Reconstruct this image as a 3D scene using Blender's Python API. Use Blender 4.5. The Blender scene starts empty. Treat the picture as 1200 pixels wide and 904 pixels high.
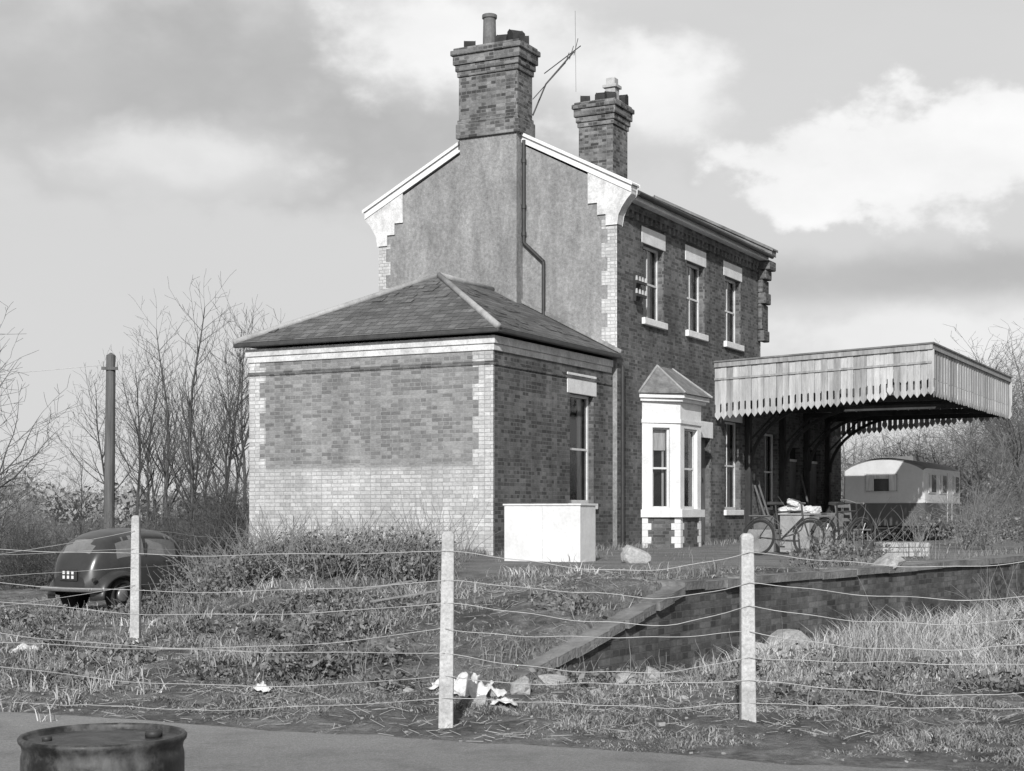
import bpy, math, random
import numpy as np
from mathutils import Vector, Matrix
random.seed(7); rng=np.random.default_rng(7)
scene=bpy.context.scene
EYE=1.55
# ---------------------------------------------------------------- camera
cam=bpy.data.cameras.new("camera"); camo=bpy.data.objects.new("camera",cam)
scene.collection.objects.link(camo); scene.camera=camo
camo.location=(0,0,EYE); camo.rotation_euler=(math.radians(90),0,0)
cam.sensor_width=36; cam.lens=54; cam.shift_y=148/1200; cam.clip_end=6000; cam.clip_start=.05
# ---------------------------------------------------------------- sun and sky
EL=math.radians(28); sh=Vector((-.13,-.99,0)).normalized()
S=Vector((sh.x*math.cos(EL),sh.y*math.cos(EL),math.sin(EL)))
sl=bpy.data.lights.new("sun",'SUN'); sl.energy=5.0; sl.angle=math.radians(.5); sl.color=(1,.997,.99)
so=bpy.data.objects.new("sun",sl); scene.collection.objects.link(so)
so.rotation_euler=S.to_track_quat('Z','Y').to_euler(); so.location=(0,-20,40)
world=bpy.data.worlds.new("World"); scene.world=world; world.use_nodes=True
nt=world.node_tree; N=nt.nodes; Lk=nt.links; N.clear()
def wn(t,**k):
    n=N.new(t)
    for a,b in k.items(): setattr(n,a,b)
    return n
def wmath(op,a,b=None,clamp=False):
    n=wn('ShaderNodeMath',operation=op,use_clamp=clamp)
    for i,v in enumerate((a,b)):
        if v is None: continue
        if isinstance(v,(int,float)): n.inputs[i].default_value=v
        else: Lk.new(v,n.inputs[i])
    return n.outputs[0]
sky=wn('ShaderNodeTexSky',sky_type='NISHITA'); sky.sun_disc=False
sky.sun_elevation=EL; sky.sun_rotation=math.radians(187.5)
bw=wn('ShaderNodeRGBToBW'); Lk.new(sky.outputs[0],bw.inputs[0])
tc=wn('ShaderNodeTexCoord'); nrm=wn('ShaderNodeVectorMath',operation='NORMALIZE'); Lk.new(tc.outputs['Generated'],nrm.inputs[0])
D=nrm.outputs[0]; dxyz=wn('ShaderNodeSeparateXYZ'); Lk.new(D,dxyz.inputs[0])
def wnoise(scale,detail=8,rough=.6,stretch=(1,1,2.2)):
    m=wn('ShaderNodeMapping'); m.inputs['Scale'].default_value=stretch; Lk.new(D,m.inputs[0])
    n=wn('ShaderNodeTexNoise'); n.inputs['Scale'].default_value=scale; n.inputs['Detail'].default_value=detail; n.inputs['Roughness'].default_value=rough
    Lk.new(m.outputs[0],n.inputs['Vector']); return n.outputs[0]
n_edge=wnoise(22,8,.54,(1,1,1.5)); n_big=wnoise(3.2,7,.55,(1,1,2.6)); n_in=wnoise(11,6,.55,(1,1,1.8))
def mr(v,a,b,c,d):
    n=wn('ShaderNodeMapRange'); n.interpolation_type='SMOOTHSTEP'
    Lk.new(v,n.inputs[0])
    for i,x in enumerate((a,b,c,d)): n.inputs[i+1].default_value=x
    return n.outputs[0]
def blob(px,py,rx,ry,soft=.35,namp=1.3):
    c=Vector(((px-600)/1800,1,(600-py)/1800)).normalized()
    s=wn('ShaderNodeVectorMath',operation='SUBTRACT'); Lk.new(D,s.inputs[0]); s.inputs[1].default_value=c
    m=wn('ShaderNodeVectorMath',operation='MULTIPLY'); Lk.new(s.outputs[0],m.inputs[0]); m.inputs[1].default_value=(1800/rx,3,1800/ry)
    l=wn('ShaderNodeVectorMath',operation='LENGTH'); Lk.new(m.outputs[0],l.inputs[0])
    e=wmath('MULTIPLY',wmath('SUBTRACT',n_edge,.5),namp*2)
    return mr(wmath('ADD',l.outputs['Value'],e),1+soft,1-soft,0,1)
def mixv(a,b,f): return wmath('ADD',a,wmath('MULTIPLY',wmath('SUBTRACT',b,a),f))
def const(v):
    n=wn('ShaderNodeValue'); n.outputs[0].default_value=v; return n.outputs[0]
base=bw.outputs[0]
veil=wmath('MULTIPLY',mr(n_big,.15,.60,.84,.98),mr(dxyz.outputs[1],-.1,.6,.15,1))
val=mixv(base,const(6.9),veil)
grey=[(150,95,340,80),(480,170,210,60),(1060,325,260,26),(330,60,120,50)]
for g in grey:
    val=mixv(val,wmath('ADD',const(3.8),wmath('MULTIPLY',n_in,1.6)),wmath('MULTIPLY',blob(*g,soft=.85,namp=1.0),.75))
white=[(1085,190,170,66),(985,215,95,42),(1160,150,90,50),(760,110,90,44),(520,45,110,55),(230,185,110,30),(1080,390,230,30),(650,70,70,45)]
for i,g in enumerate(white):
    val=mixv(val,wmath('ADD',const(7.8),wmath('MULTIPLY',n_in,3.0)),wmath('MULTIPLY',blob(*g,soft=(.26 if i<3 else .6),namp=1.25),(.97 if i<5 else .6)))
bg=wn('ShaderNodeBackground'); bg.inputs[1].default_value=.1
cc=wn('ShaderNodeCombineColor')
for i in range(3): Lk.new(val,cc.inputs[i])
Lk.new(cc.outputs[0],bg.inputs[0]); wo=wn('ShaderNodeOutputWorld'); Lk.new(bg.outputs[0],wo.inputs[0])
scene.view_settings.view_transform='Standard'; scene.view_settings.look='None'; scene.view_settings.exposure=0
# ---------------------------------------------------------------- materials
class NB:
    def __init__(s,name):
        s.m=bpy.data.materials.new(name); s.m.use_nodes=True; s.t=s.m.node_tree; s.n=s.t.nodes; s.l=s.t.links
        s.p=s.n['Principled BSDF']
    def new(s,t,**k):
        n=s.n.new(t)
        for a,b in k.items(): setattr(n,a,b)
        return n
    def put(s,v,inp):
        if isinstance(v,(int,float,tuple)): inp.default_value=v
        else: s.l.new(v,inp)
    def math(s,op,a,b=0.0,clamp=False):
        n=s.new('ShaderNodeMath',operation=op,use_clamp=clamp); s.put(a,n.inputs[0]); s.put(b,n.inputs[1]); return n.outputs[0]
    def mix(s,a,b,f): return s.math('ADD',s.math('MULTIPLY',a,s.math('SUBTRACT',1.0,f)),s.math('MULTIPLY',b,f))
    def coords(s): return s.new('ShaderNodeTexCoord')
    def noise(s,scale,detail=6,rough=.6,stretch=(1,1,1),vec=None):
        m=s.new('ShaderNodeMapping'); m.inputs['Scale'].default_value=stretch
        s.l.new(vec if vec else s.coords().outputs['Object'],m.inputs[0])
        n=s.new('ShaderNodeTexNoise'); n.inputs['Scale'].default_value=scale; n.inputs['Detail'].default_value=detail; n.inputs['Roughness'].default_value=rough
        s.l.new(m.outputs[0],n.inputs['Vector']); return n.outputs[0]
    def mr(s,v,a,b,c,d,smooth=False):
        n=s.new('ShaderNodeMapRange'); 
        if smooth: n.interpolation_type='SMOOTHSTEP'
        s.put(v,n.inputs[0])
        for i,x in enumerate((a,b,c,d)): n.inputs[i+1].default_value=x
        return n.outputs[0]
    def col(s,v):
        c=s.new('ShaderNodeCombineColor')
        for i in range(3): s.put(v,c.inputs[i])
        s.l.new(c.outputs[0],s.p.inputs['Base Color'])
    def bump(s,v,strength=.3,dist=.01):
        b=s.new('ShaderNodeBump'); b.inputs['Strength'].default_value=strength; b.inputs['Distance'].default_value=dist
        s.l.new(v,b.inputs['Height']); s.l.new(b.outputs[0],s.p.inputs['Normal'])
def nmat(name,v,var=.25,scale=3,rough=.85,bump=.0,bscale=30,metal=0,stretch=(1,1,1),fine=.12,spec=.3,bdist=.01):
    b=NB(name); n1=b.noise(scale,7,.65,stretch); n2=b.noise(scale*9,5,.6,stretch)
    a=b.mr(n1,.3,.7,v*(1-var),v*(1+var)); a=b.math('MULTIPLY',a,b.mr(n2,.3,.7,1-fine,1+fine)); b.col(a)
    b.p.inputs['Roughness'].default_value=rough; b.p.inputs['Metallic'].default_value=metal; b.p.inputs['Specular IOR Level'].default_value=spec
    if bump: b.bump(b.noise(bscale,6,.6),bump,bdist)
    return b.m
def brickmat(name,lo,hi,mortar,bw_=.225,row=.075,ms=.007,blot=.3,blotscale=1.1,rough=.9,bumpd=.012,band=None,stain=.25):
    b=NB(name); tcn=b.coords()
    sn=b.new('ShaderNodeSeparateXYZ'); b.l.new(tcn.outputs['Normal'],sn.inputs[0])
    sp=b.new('ShaderNodeSeparateXYZ'); b.l.new(tcn.outputs['Object'],sp.inputs[0])
    f=b.math('GREATER_THAN',b.math('ABSOLUTE',sn.outputs[0]),b.math('ABSOLUTE',sn.outputs[1]))
    u=b.mix(sp.outputs[0],sp.outputs[1],f)
    cv=b.new('ShaderNodeCombineXYZ'); b.l.new(b.math('ADD',u,50.0),cv.inputs[0]); b.l.new(b.math('ADD',sp.outputs[2],20.0),cv.inputs[1])
    br=b.new('ShaderNodeTexBrick'); br.offset=.5; br.squash=.55; br.squash_frequency=2
    br.inputs['Scale'].default_value=1; br.inputs['Mortar Size'].default_value=ms; br.inputs['Mortar Smooth'].default_value=.3
    br.inputs['Brick Width'].default_value=bw_; br.inputs['Row Height'].default_value=row; br.inputs['Bias'].default_value=0
    br.inputs['Color1'].default_value=(0,0,0,1); br.inputs['Color2'].default_value=(1,1,1,1); br.inputs['Mortar'].default_value=(.5,.5,.5,1)
    b.l.new(cv.outputs[0],br.inputs['Vector'])
    g=b.new('ShaderNodeRGBToBW'); b.l.new(br.outputs['Color'],g.inputs[0])
    c=b.mr(g.outputs[0],0,1,lo,hi)
    nb=b.noise(blotscale,8,.7); nf=b.noise(14,6,.7,(1,1,2.5))
    c=b.mix(c,mortar,br.outputs['Fac'])
    if band:
        zz,l2,h2,m2=band; c2=b.mix(b.mr(g.outputs[0],0,1,l2,h2),m2,br.outputs['Fac'])
        k=b.mr(b.math('ADD',sp.outputs[2],b.math('MULTIPLY',b.math('SUBTRACT',g.outputs[0],.5),.10)),zz-.05,zz+.04,1,0); c=b.mix(c,c2,k)
    c=b.math('MULTIPLY',c,b.mr(nb,.3,.7,1-blot,1+blot)); c=b.math('MULTIPLY',c,b.mr(nf,.3,.7,.78,1.22))
    if stain: c=b.math('MULTIPLY',c,b.mr(b.noise(1.6,7,.65,(1,1,.22)),.35,.68,1-stain,1+stain*.45))
    b.col(c); b.p.inputs['Roughness'].default_value=rough; b.p.inputs['Specular IOR Level'].default_value=.2
    h=b.math('ADD',b.math('MULTIPLY',br.outputs['Fac'],-1.0),b.math('MULTIPLY',nf,.8)); b.bump(h,.6,bumpd)
    return b.m
M={}
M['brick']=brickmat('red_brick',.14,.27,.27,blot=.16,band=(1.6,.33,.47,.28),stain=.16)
M['brick_side']=brickmat('red_brick_shade_tone',.06,.165,.16,blot=.38,blotscale=.9,stain=.3)  # blotchy darker copy of the red brick, platform-side shade put into its tone
M['quoin']=brickmat('cream_brick',.40,.56,.32,blot=.12)
M['chbrick']=brickmat('chimney_brick',.055,.23,.20,blot=.38,blotscale=2)
M['slate']=brickmat('roof_slate',.085,.15,.04,bw_=.30,row=.095,ms=.006,blot=.28,blotscale=1.6,rough=.6,bumpd=.02)
def render_mat():
    b=NB('cement_render'); a=b.mr(b.noise(.9,9,.7,(1,1,.6)),.32,.68,.19,.31); s=b.mr(b.noise(2.6,9,.72,(1,1,.30)),.35,.68,.74,1.2)
    f=b.mr(b.noise(14,9,.8),.32,.68,.66,1.34); b.col(b.math('MULTIPLY',b.math('MULTIPLY',a,s),f)); b.p.inputs['Roughness'].default_value=.95
    b.p.inputs['Specular IOR Level'].default_value=.1; b.bump(b.noise(12,9,.75),.7,.04); return b.m
M['render']=render_mat()
M['white']=nmat('white_paint',.64,.14,2.5,.6,.15,20,fine=.10)
M['whitedirty']=nmat('weathered_white_paint',.52,.3,3,.7,.2,25,fine=.18)
M['stone']=nmat('painted_stone_lintel',.66,.15,4,.8,.2,30)
M['sash']=nmat('sash_paint',.55,.15,6,.5)
M['gutter']=nmat('cast_iron_gutter',.05,.3,4,.6)
M['pipe']=nmat('iron_downpipe',.035,.3,4,.55)
M['lead']=nmat('lead_hip_flashing',.30,.3,3,.6,.2,20)
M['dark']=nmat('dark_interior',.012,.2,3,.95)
M['curtain']=nmat('curtain_cloth',.5,.3,5,.9,.3,30,stretch=(4,4,.4))
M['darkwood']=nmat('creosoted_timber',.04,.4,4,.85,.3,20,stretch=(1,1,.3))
M['door']=nmat('weathered_door_paint',.13,.3,4,.7,.3,20,stretch=(1,1,.3))
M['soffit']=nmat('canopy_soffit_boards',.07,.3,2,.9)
M['val1']=nmat('valance_paint_a',.35,.32,3,.75,.3,25,stretch=(3,3,.35))
M['val2']=nmat('valance_paint_b',.26,.40,3,.75,.3,25,stretch=(3,3,.35))
M['val3']=nmat('valance_paint_c',.41,.28,3,.75,.3,25,stretch=(3,3,.35))
M['felt']=nmat('roofing_felt',.16,.4,2,.9,.3,20)
M['concrete']=nmat('concrete_post',.40,.26,5,.9,.6,60,fine=.22)
M['coping']=nmat('platform_coping',.17,.5,1.8,.95,.8,18,bdist=.03)
M['pbrick']=brickmat('platform_brick',.05,.14,.10,blot=.45,blotscale=1.5)
M['wire']=nmat('galvanised_wire',.42,.2,3,.6,metal=.2)
M['pole']=nmat('telegraph_pole_wood',.10,.35,3,.9,.3,20,stretch=(3,3,.2))
M['bark']=nmat('bare_branch_bark',.10,.3,2,.95)
M['barkd']=nmat('dark_branch_bark',.06,.3,2,.95)
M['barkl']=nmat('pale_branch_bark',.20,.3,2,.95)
M['clay']=nmat('clay_chimney_pot',.13,.35,6,.9,.3,20)
M['claylight']=nmat('buff_chimney_pot',.36,.25,6,.9,.3,20)
M['soot']=nmat('sooty_chimney_pot',.03,.4,6,.9,.3,20)
M['steel']=nmat('dull_steel',.3,.2,5,.4,metal=.7)
def glassmat():
    b=NB('window_glass'); t=b.new('ShaderNodeBsdfTransparent'); t.inputs[0].default_value=(.75,.75,.75,1)
    g=b.new('ShaderNodeBsdfGlossy'); g.inputs['Roughness'].default_value=.04; g.inputs[0].default_value=(.9,.9,.9,1)
    bp=b.new('ShaderNodeBump'); bp.inputs['Strength'].default_value=.12; bp.inputs['Distance'].default_value=.02; b.l.new(b.noise(2.5,2,.5),bp.inputs['Height']); b.l.new(bp.outputs[0],g.inputs['Normal'])
    lw=b.new('ShaderNodeFresnel'); lw.inputs[0].default_value=1.5
    mx=b.new('ShaderNodeMixShader'); b.l.new(b.math('ADD',b.math('MULTIPLY',lw.outputs[0],.9),.02),mx.inputs[0]); b.l.new(t.outputs[0],mx.inputs[1]); b.l.new(g.outputs[0],mx.inputs[2])
    b.l.new(mx.outputs[0],b.n['Material Output'].inputs[0]); return b.m
M['glass']=glassmat()
def leafmat(name,lo,hi,scale=1.2):
    b=NB(name); g=b.new('ShaderNodeNewGeometry'); r=b.mr(g.outputs['Random Per Island'],0,1,lo,hi)
    b.col(b.math('MULTIPLY',r,b.mr(b.noise(scale,5,.65),.3,.7,.55,1.4))); b.p.inputs['Roughness'].default_value=.85; b.p.inputs['Specular IOR Level'].default_value=.12
    return b.m
M['grass']=leafmat('grass_blades',.09,.30,1.3)
M['dry']=leafmat('dry_grass_blades',.20,.48,.9)
M['bramble']=leafmat('bramble_leaves',.05,.22,1.5)
M['farleaf']=leafmat('hazy_distant_foliage',.22,.32,.06)  # paler than near leaves, distance haze painted into the colour
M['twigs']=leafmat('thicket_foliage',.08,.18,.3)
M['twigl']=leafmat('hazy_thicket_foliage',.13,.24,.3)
# ---------------------------------------------------------------- mesh helpers
def empty(name,loc=(0,0,0),rz=0):
    e=bpy.data.objects.new(name,None); e.location=loc; e.rotation_euler=(0,0,rz); e.empty_display_size=.2
    scene.collection.objects.link(e); return e
def fast(name,V,Fc,mats,parent=None,smooth=False):
    V=np.asarray(V,dtype=np.float32).reshape(-1,3); Fc=np.asarray(Fc,dtype=np.int32); k=Fc.shape[1]
    me=bpy.data.meshes.new(name); me.vertices.add(len(V)); me.vertices.foreach_set('co',V.ravel())
    me.loops.add(Fc.size); me.loops.foreach_set('vertex_index',Fc.ravel())
    me.polygons.add(len(Fc)); me.polygons.foreach_set('loop_start',np.arange(len(Fc),dtype=np.int32)*k)
    me.polygons.foreach_set('loop_total',np.full(len(Fc),k,dtype=np.int32))
    if smooth: me.polygons.foreach_set('use_smooth',np.ones(len(Fc),dtype=bool))
    me.update(calc_edges=True)
    for m in mats: me.materials.append(m)
    o=bpy.data.objects.new(name,me); scene.collection.objects.link(o)
    if parent: o.parent=parent
    return o
class MB:
    def __init__(s): s.v=[]; s.f=[]; s.m=[]
    def add(s,vs,fs,mi=0,T=None):
        b=len(s.v)
        for p in vs:
            p=Vector(p); s.v.append(T@p if T else p)
        for f in fs: s.f.append([i+b for i in f]); s.m.append(mi)
    def box(s,x0,x1,y0,y1,z0,z1,mi=0,T=None):
        s.add([(x0,y0,z0),(x1,y0,z0),(x1,y1,z0),(x0,y1,z0),(x0,y0,z1),(x1,y0,z1),(x1,y1,z1),(x0,y1,z1)],
              [(0,3,2,1),(4,5,6,7),(0,1,5,4),(1,2,6,5),(2,3,7,6),(3,0,4,7)],mi,T)
    def quad(s,pts,mi=0,T=None): s.add(pts,[tuple(range(len(pts)))],mi,T)
    def prism(s,pts,off,mi=0,T=None):
        n=len(pts); off=Vector(off); a=[Vector(p) for p in pts]
        s.add(a+[p+off for p in a],[tuple(range(n)),tuple(range(2*n-1,n-1,-1))]+[(i,(i+1)%n,(i+1)%n+n,i+n) for i in range(n)],mi,T)
    def tube(s,p0,p1,r0,r1=None,n=8,mi=0,T=None,caps=True):
        r1=r0 if r1 is None else r1; p0=Vector(p0); p1=Vector(p1); d=(p1-p0).normalized()
        a=d.orthogonal().normalized(); b=d.cross(a); vs=[]
        for p,r in ((p0,r0),(p1,r1)):
            for i in range(n):
                t=2*math.pi*i/n; vs.append(p+a*math.cos(t)*r+b*math.sin(t)*r)
        fs=[(i,(i+1)%n,(i+1)%n+n,i+n) for i in range(n)]
        if caps: fs+= [tuple(range(n-1,-1,-1)),tuple(range(n,2*n))]
        s.add(vs,fs,mi,T)
    def path(s,pts,r,n=6,mi=0,T=None):
        for a,b in zip(pts[:-1],pts[1:]): s.tube(a,b,r,r,n,mi,T)
    def ring(s,c,axis,R,r,n=28,mi=0,T=None,k=6):
        c=Vector(c); ax=Vector(axis).normalized(); a=ax.orthogonal().normalized(); b=ax.cross(a); vs=[];fs=[]
        for i in range(n):
            t=2*math.pi*i/n; e=a*math.cos(t)+b*math.sin(t)
            for j in range(k):
                q=2*math.pi*j/k; vs.append(c+e*(R+r*math.cos(q))+ax*r*math.sin(q))
        for i in range(n):
            for j in range(k): fs.append((i*k+j,((i+1)%n)*k+j,((i+1)%n)*k+(j+1)%k,i*k+(j+1)%k))
        s.add(vs,fs,mi,T)
    def lathe(s,prof,n=32,mi=0,T=None):
        vs=[];fs=[]
        for r,z in prof:
            for i in range(n):
                t=2*math.pi*i/n; vs.append((r*math.cos(t),r*math.sin(t),z))
        for j in range(len(prof)-1):
            for i in range(n): fs.append((j*n+i,j*n+(i+1)%n,(j+1)*n+(i+1)%n,(j+1)*n+i))
        s.add(vs,fs,mi,T)
    def obj(s,name,mats,parent=None,smooth=False,bevel=0):
        me=bpy.data.meshes.new(name); me.from_pydata([tuple(v) for v in s.v],[],s.f)
        for m in mats: me.materials.append(m)
        me.polygons.foreach_set('material_index',s.m)
        if smooth: me.polygons.foreach_set('use_smooth',[True]*len(s.f))
        me.update(); o=bpy.data.objects.new(name,me); scene.collection.objects.link(o)
        if parent: o.parent=parent
        if bevel:
            md=o.modifiers.new('bevel','BEVEL'); md.width=bevel; md.segments=2; md.limit_method='ANGLE'
        return o
def segmesh(name,segs,k,mats,parent=None):
    A=np.array([(*a,*b,r0,r1) for a,b,r0,r1 in segs],dtype=np.float64)
    P0=A[:,0:3];P1=A[:,3:6];R0=A[:,6];R1=A[:,7]
    d=P1-P0; d/=np.maximum(np.linalg.norm(d,axis=1,keepdims=True),1e-9)
    ref=np.where(np.abs(d[:,2:3])<.9,np.array([[0,0,1.]]),np.array([[1.,0,0]]))
    a=np.cross(d,ref); a/=np.linalg.norm(a,axis=1,keepdims=True); b=np.cross(d,a)
    t=np.arange(k)*2*math.pi/k
    e=a[:,None,:]*np.cos(t)[None,:,None]+b[:,None,:]*np.sin(t)[None,:,None]
    V=np.stack([P0[:,None,:]+e*R0[:,None,None],P1[:,None,:]+e*R1[:,None,None]],axis=1).reshape(-1,3)
    n=len(A); i=np.arange(k); j=(i+1)%k
    q=np.stack([i,j,j+k,i+k],axis=1)
    F=(q[None]+(np.arange(n)*2*k)[:,None,None]).reshape(-1,4)
    return fast(name,V,F,mats,parent,True)
# ---------------------------------------------------------------- terrain
def ss(a,b,x):
    t=np.clip((x-a)/(b-a),0,1); return t*t*(3-2*t)
_ph=rng.uniform(0,6.28,(40,)); _dr=rng.uniform(0,6.28,(40,))
def wav(x,y,wl,o=0):
    s=0
    for i in range(6):
        k=2*math.pi/(wl*(.6+.18*i)); a=_dr[(i+o)%40]; s=s+np.sin(k*(x*math.cos(a)+y*math.sin(a))+_ph[(i+o)%40])
    return s/6
def xedge(y): return np.where(y<17.9,.2+(y-13.9)*.6225,2.69+(y-17.9)*.706)
def yroad(x): return np.clip(10.05-.42*x,8.6,12.6)
PZ=.75
def Hf(x,y):
    x=np.asarray(x,float); y=np.asarray(y,float)
    xe=xedge(y); xc=-3.4-.18*(y-17)
    left=ss(xc-1.1,xc+1.1,x); right=1-ss(xe-.30,xe-.12,x)
    w=3.2+1.2*np.clip(xe-x-1,0,4)
    prof=PZ*np.clip((y-13.4)/w,0,1)
    m=left*right*(1-ss(60,75,y))
    base=-.38*ss(16,30,y)*(1-ss(-7,1,x)) - .3*ss(45,70,y)*ss(-7,1,x)
    trk=-.16*ss(13.2,15,y)*ss(xe-.3,xe-.1,x)*(1-ss(xe+2.0,xe+5.0,x))
    h=base*(1-m)+prof*m+trk
    off=ss(.05,1.2,y-yroad(x))
    plat=m*ss(19.5,21.5,y)*ss(-2.5,-.5,x)
    amp=off*(1-plat)
    rough=wav(x,y,.5,17)*.03+np.abs(wav(x,y,.75,23))*.08*(1-.6*m)
    h=h+amp*(.03+.05*wav(x,y,3.1)+.035*wav(x,y,1.1,9)+rough)
    return h
def hz(x,y): return float(Hf(x,y))
def axis(lo,hi,step,far):
    c=list(np.arange(lo,hi+1e-6,step)); s=step; v=hi
    while v<far: s*=1.25; v+=s; c.append(v)
    s=step; v=lo; pre=[]
    while v>-far: s*=1.25; v-=s; pre.append(v)
    return np.array(pre[::-1]+c)
gx=axis(-12,14,.10,2500); gy=axis(-2,34,.12,3000)
X,Y=np.meshgrid(gx,gy); Z=Hf(X,Y)
nx=len(gx);ny=len(gy); idx=np.arange(nx*ny).reshape(ny,nx)
Fq=np.stack([idx[:-1,:-1],idx[:-1,1:],idx[1:,1:],idx[1:,:-1]],axis=-1).reshape(-1,4)
def groundmat():
    b=NB('rough_ground'); sp=b.new('ShaderNodeSeparateXYZ'); b.l.new(b.coords().outputs['Object'],sp.inputs[0])
    a=b.mr(b.noise(.9,9,.7),.38,.62,.11,.27); f=b.mr(b.noise(6,10,.8),.35,.65,.45,1.55); g0=b.math('MULTIPLY',a,f)
    gr=b.math('MULTIPLY',b.mr(b.noise(1.5,8,.65,(.4,1,1)),.3,.7,.17,.33),b.mr(b.noise(30,6,.7),.3,.7,.75,1.25))
    mk=b.mr(b.math('ADD',sp.outputs[1],b.math('MULTIPLY',b.noise(.5,6,.6),5.0)),22.6,24.2,0,1,True)
    mk=b.math('MULTIPLY',mk,b.mr(b.math('ADD',sp.outputs[0],b.math('MULTIPLY',b.noise(.8,4,.6),1.5)),-.9,.8,0,1,True))
    mk=b.math('MULTIPLY',mk,b.mr(sp.outputs[2],.6,.7,0,1)); mk=b.math('MULTIPLY',mk,b.mr(b.noise(2.2,8,.7),.36,.5,.25,1))
    b.col(b.mix(g0,gr,mk)); b.p.inputs['Roughness'].default_value=.95; b.p.inputs['Specular IOR Level'].default_value=.1
    b.bump(b.noise(8,10,.8),.9,.12); return b.m
ground=fast('ground',np.stack([X,Y,Z],-1),Fq,[groundmat()],None,True)
# road
rx=np.concatenate([np.arange(-60,-8,2.),np.arange(-8,10,.10),np.arange(10,60,2.)])
ye=yroad(rx)+.12*wav(rx,rx*0,1.7)+.07*wav(rx,rx*0+3,.5,5)+.12
rows=[-25,-6,0,4,7,None]; V=[]
for r in rows: V.append(np.stack([rx,(ye if r is None else np.full_like(rx,r)),np.full_like(rx,.006 if r is not None else .012)],-1))
V=np.array(V); n=len(rx); idx=np.arange(len(rows)*n).reshape(len(rows),n)
def roadmat():
    b=NB('worn_asphalt'); a=b.mr(b.noise(.6,8,.6,(.3,1,1)),.3,.7,.20,.28); f=b.mr(b.noise(60,6,.8),.3,.7,.6,1.4); st=b.mr(b.noise(9,8,.75),.58,.72,1,1.35)
    st2=b.mr(b.noise(1.7,8,.7),.35,.5,.75,1)
    b.col(b.math('MULTIPLY',b.math('MULTIPLY',b.math('MULTIPLY',a,f),st),st2)); b.p.inputs['Roughness'].default_value=.9; b.bump(b.noise(70,8,.75),.9,.02); return b.m
fast('road',V,np.stack([idx[:-1,:-1],idx[:-1,1:],idx[1:,1:],idx[1:,:-1]],-1).reshape(-1,4),[roadmat()])
# ---------------------------------------------------------------- platform edge
plat=empty('railway_platform')
ys=np.concatenate([np.arange(13.7,16.6,.29),np.arange(16.6,18,.45),np.arange(18,62,.9)])
b=MB(); bc=MB()
def edgez(y): return PZ*min(max((y-13.4)/3.2,0),1)
for i in range(len(ys)-1):
    y0,y1=ys[i],ys[i+1]; x0,x1=float(xedge(y0)),float(xedge(y1)); z0,z1=edgez(y0),edgez(y1)
    ramp=y0<16.5
    j=random.uniform(-.014,.014); k=random.uniform(-.03,.03); g=.006
    t=.09; y1g=y1-g; up=-.01 if ramp else .03; wd=.62 if ramp else 1.0
    top0=Vector((x0+k,y0,z0+up+j)); top1=Vector((x1+k,y1g,z1+up+j)); w=Vector((-.50,.33,0))*wd
    bc.prism([top0,top1,top1+w,top0+w],(0,0,-t),0)
    b.quad([(x0-.06,y0,-.5),(x1-.06,y1,-.5),(x1-.06,y1,z1-.06),(x0-.06,y0,z0-.06)],0)
b.quad([(float(xedge(13.7))-.06,13.7,-.3),(float(xedge(13.7))-.7,14.1,-.3),(float(xedge(13.7))-.7,14.1,.06),(float(xedge(13.7))-.06,13.7,.03)],0)
bc.obj('coping_stones',[M['coping']],plat,bevel=.025); b.obj('brick_face',[M['pbrick']],plat)
# ---------------------------------------------------------------- station building
TH=math.atan2(.886,.463)
bld=empty('station_building',(-.342,28,.80),TH)
def frame(x,y,dx,dy):
    l=math.hypot(dx,dy); dx/=l; dy/=l
    return Matrix(((dx,-dy,0,x),(dy,dx,0,y),(0,0,1,0),(0,0,0,1)))
def wallpanel(mb,T,w,z0,z1,ops=(),depth=.12,mi=0):
    xs=sorted(set([0,w]+[o[0] for o in ops]+[o[1] for o in ops])); zs=sorted(set([z0,z1]+[o[2] for o in ops]+[o[3] for o in ops]))
    for a,c in zip(xs[:-1],xs[1:]):
        for e,g in zip(zs[:-1],zs[1:]):
            mx=(a+c)/2; mz=(e+g)/2
            if any(o[0]<mx<o[1] and o[2]<mz<o[3] for o in ops): continue
            mb.quad([(a,0,e),(c,0,e),(c,0,g),(a,0,g)],mi,T)
    for o in ops:
        a,c,e,g=o; d=depth
        mb.quad([(a,0,e),(a,d,e),(a,d,g),(a,0,g)],mi,T); mb.quad([(c,0,e),(c,0,g),(c,d,g),(c,d,e)],mi,T)
        mb.quad([(a,0,g),(a,d,g),(c,d,g),(c,0,g)],mi,T); mb.quad([(a,0,e),(c,0,e),(c,d,e),(a,d,e)],mi,T)
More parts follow.
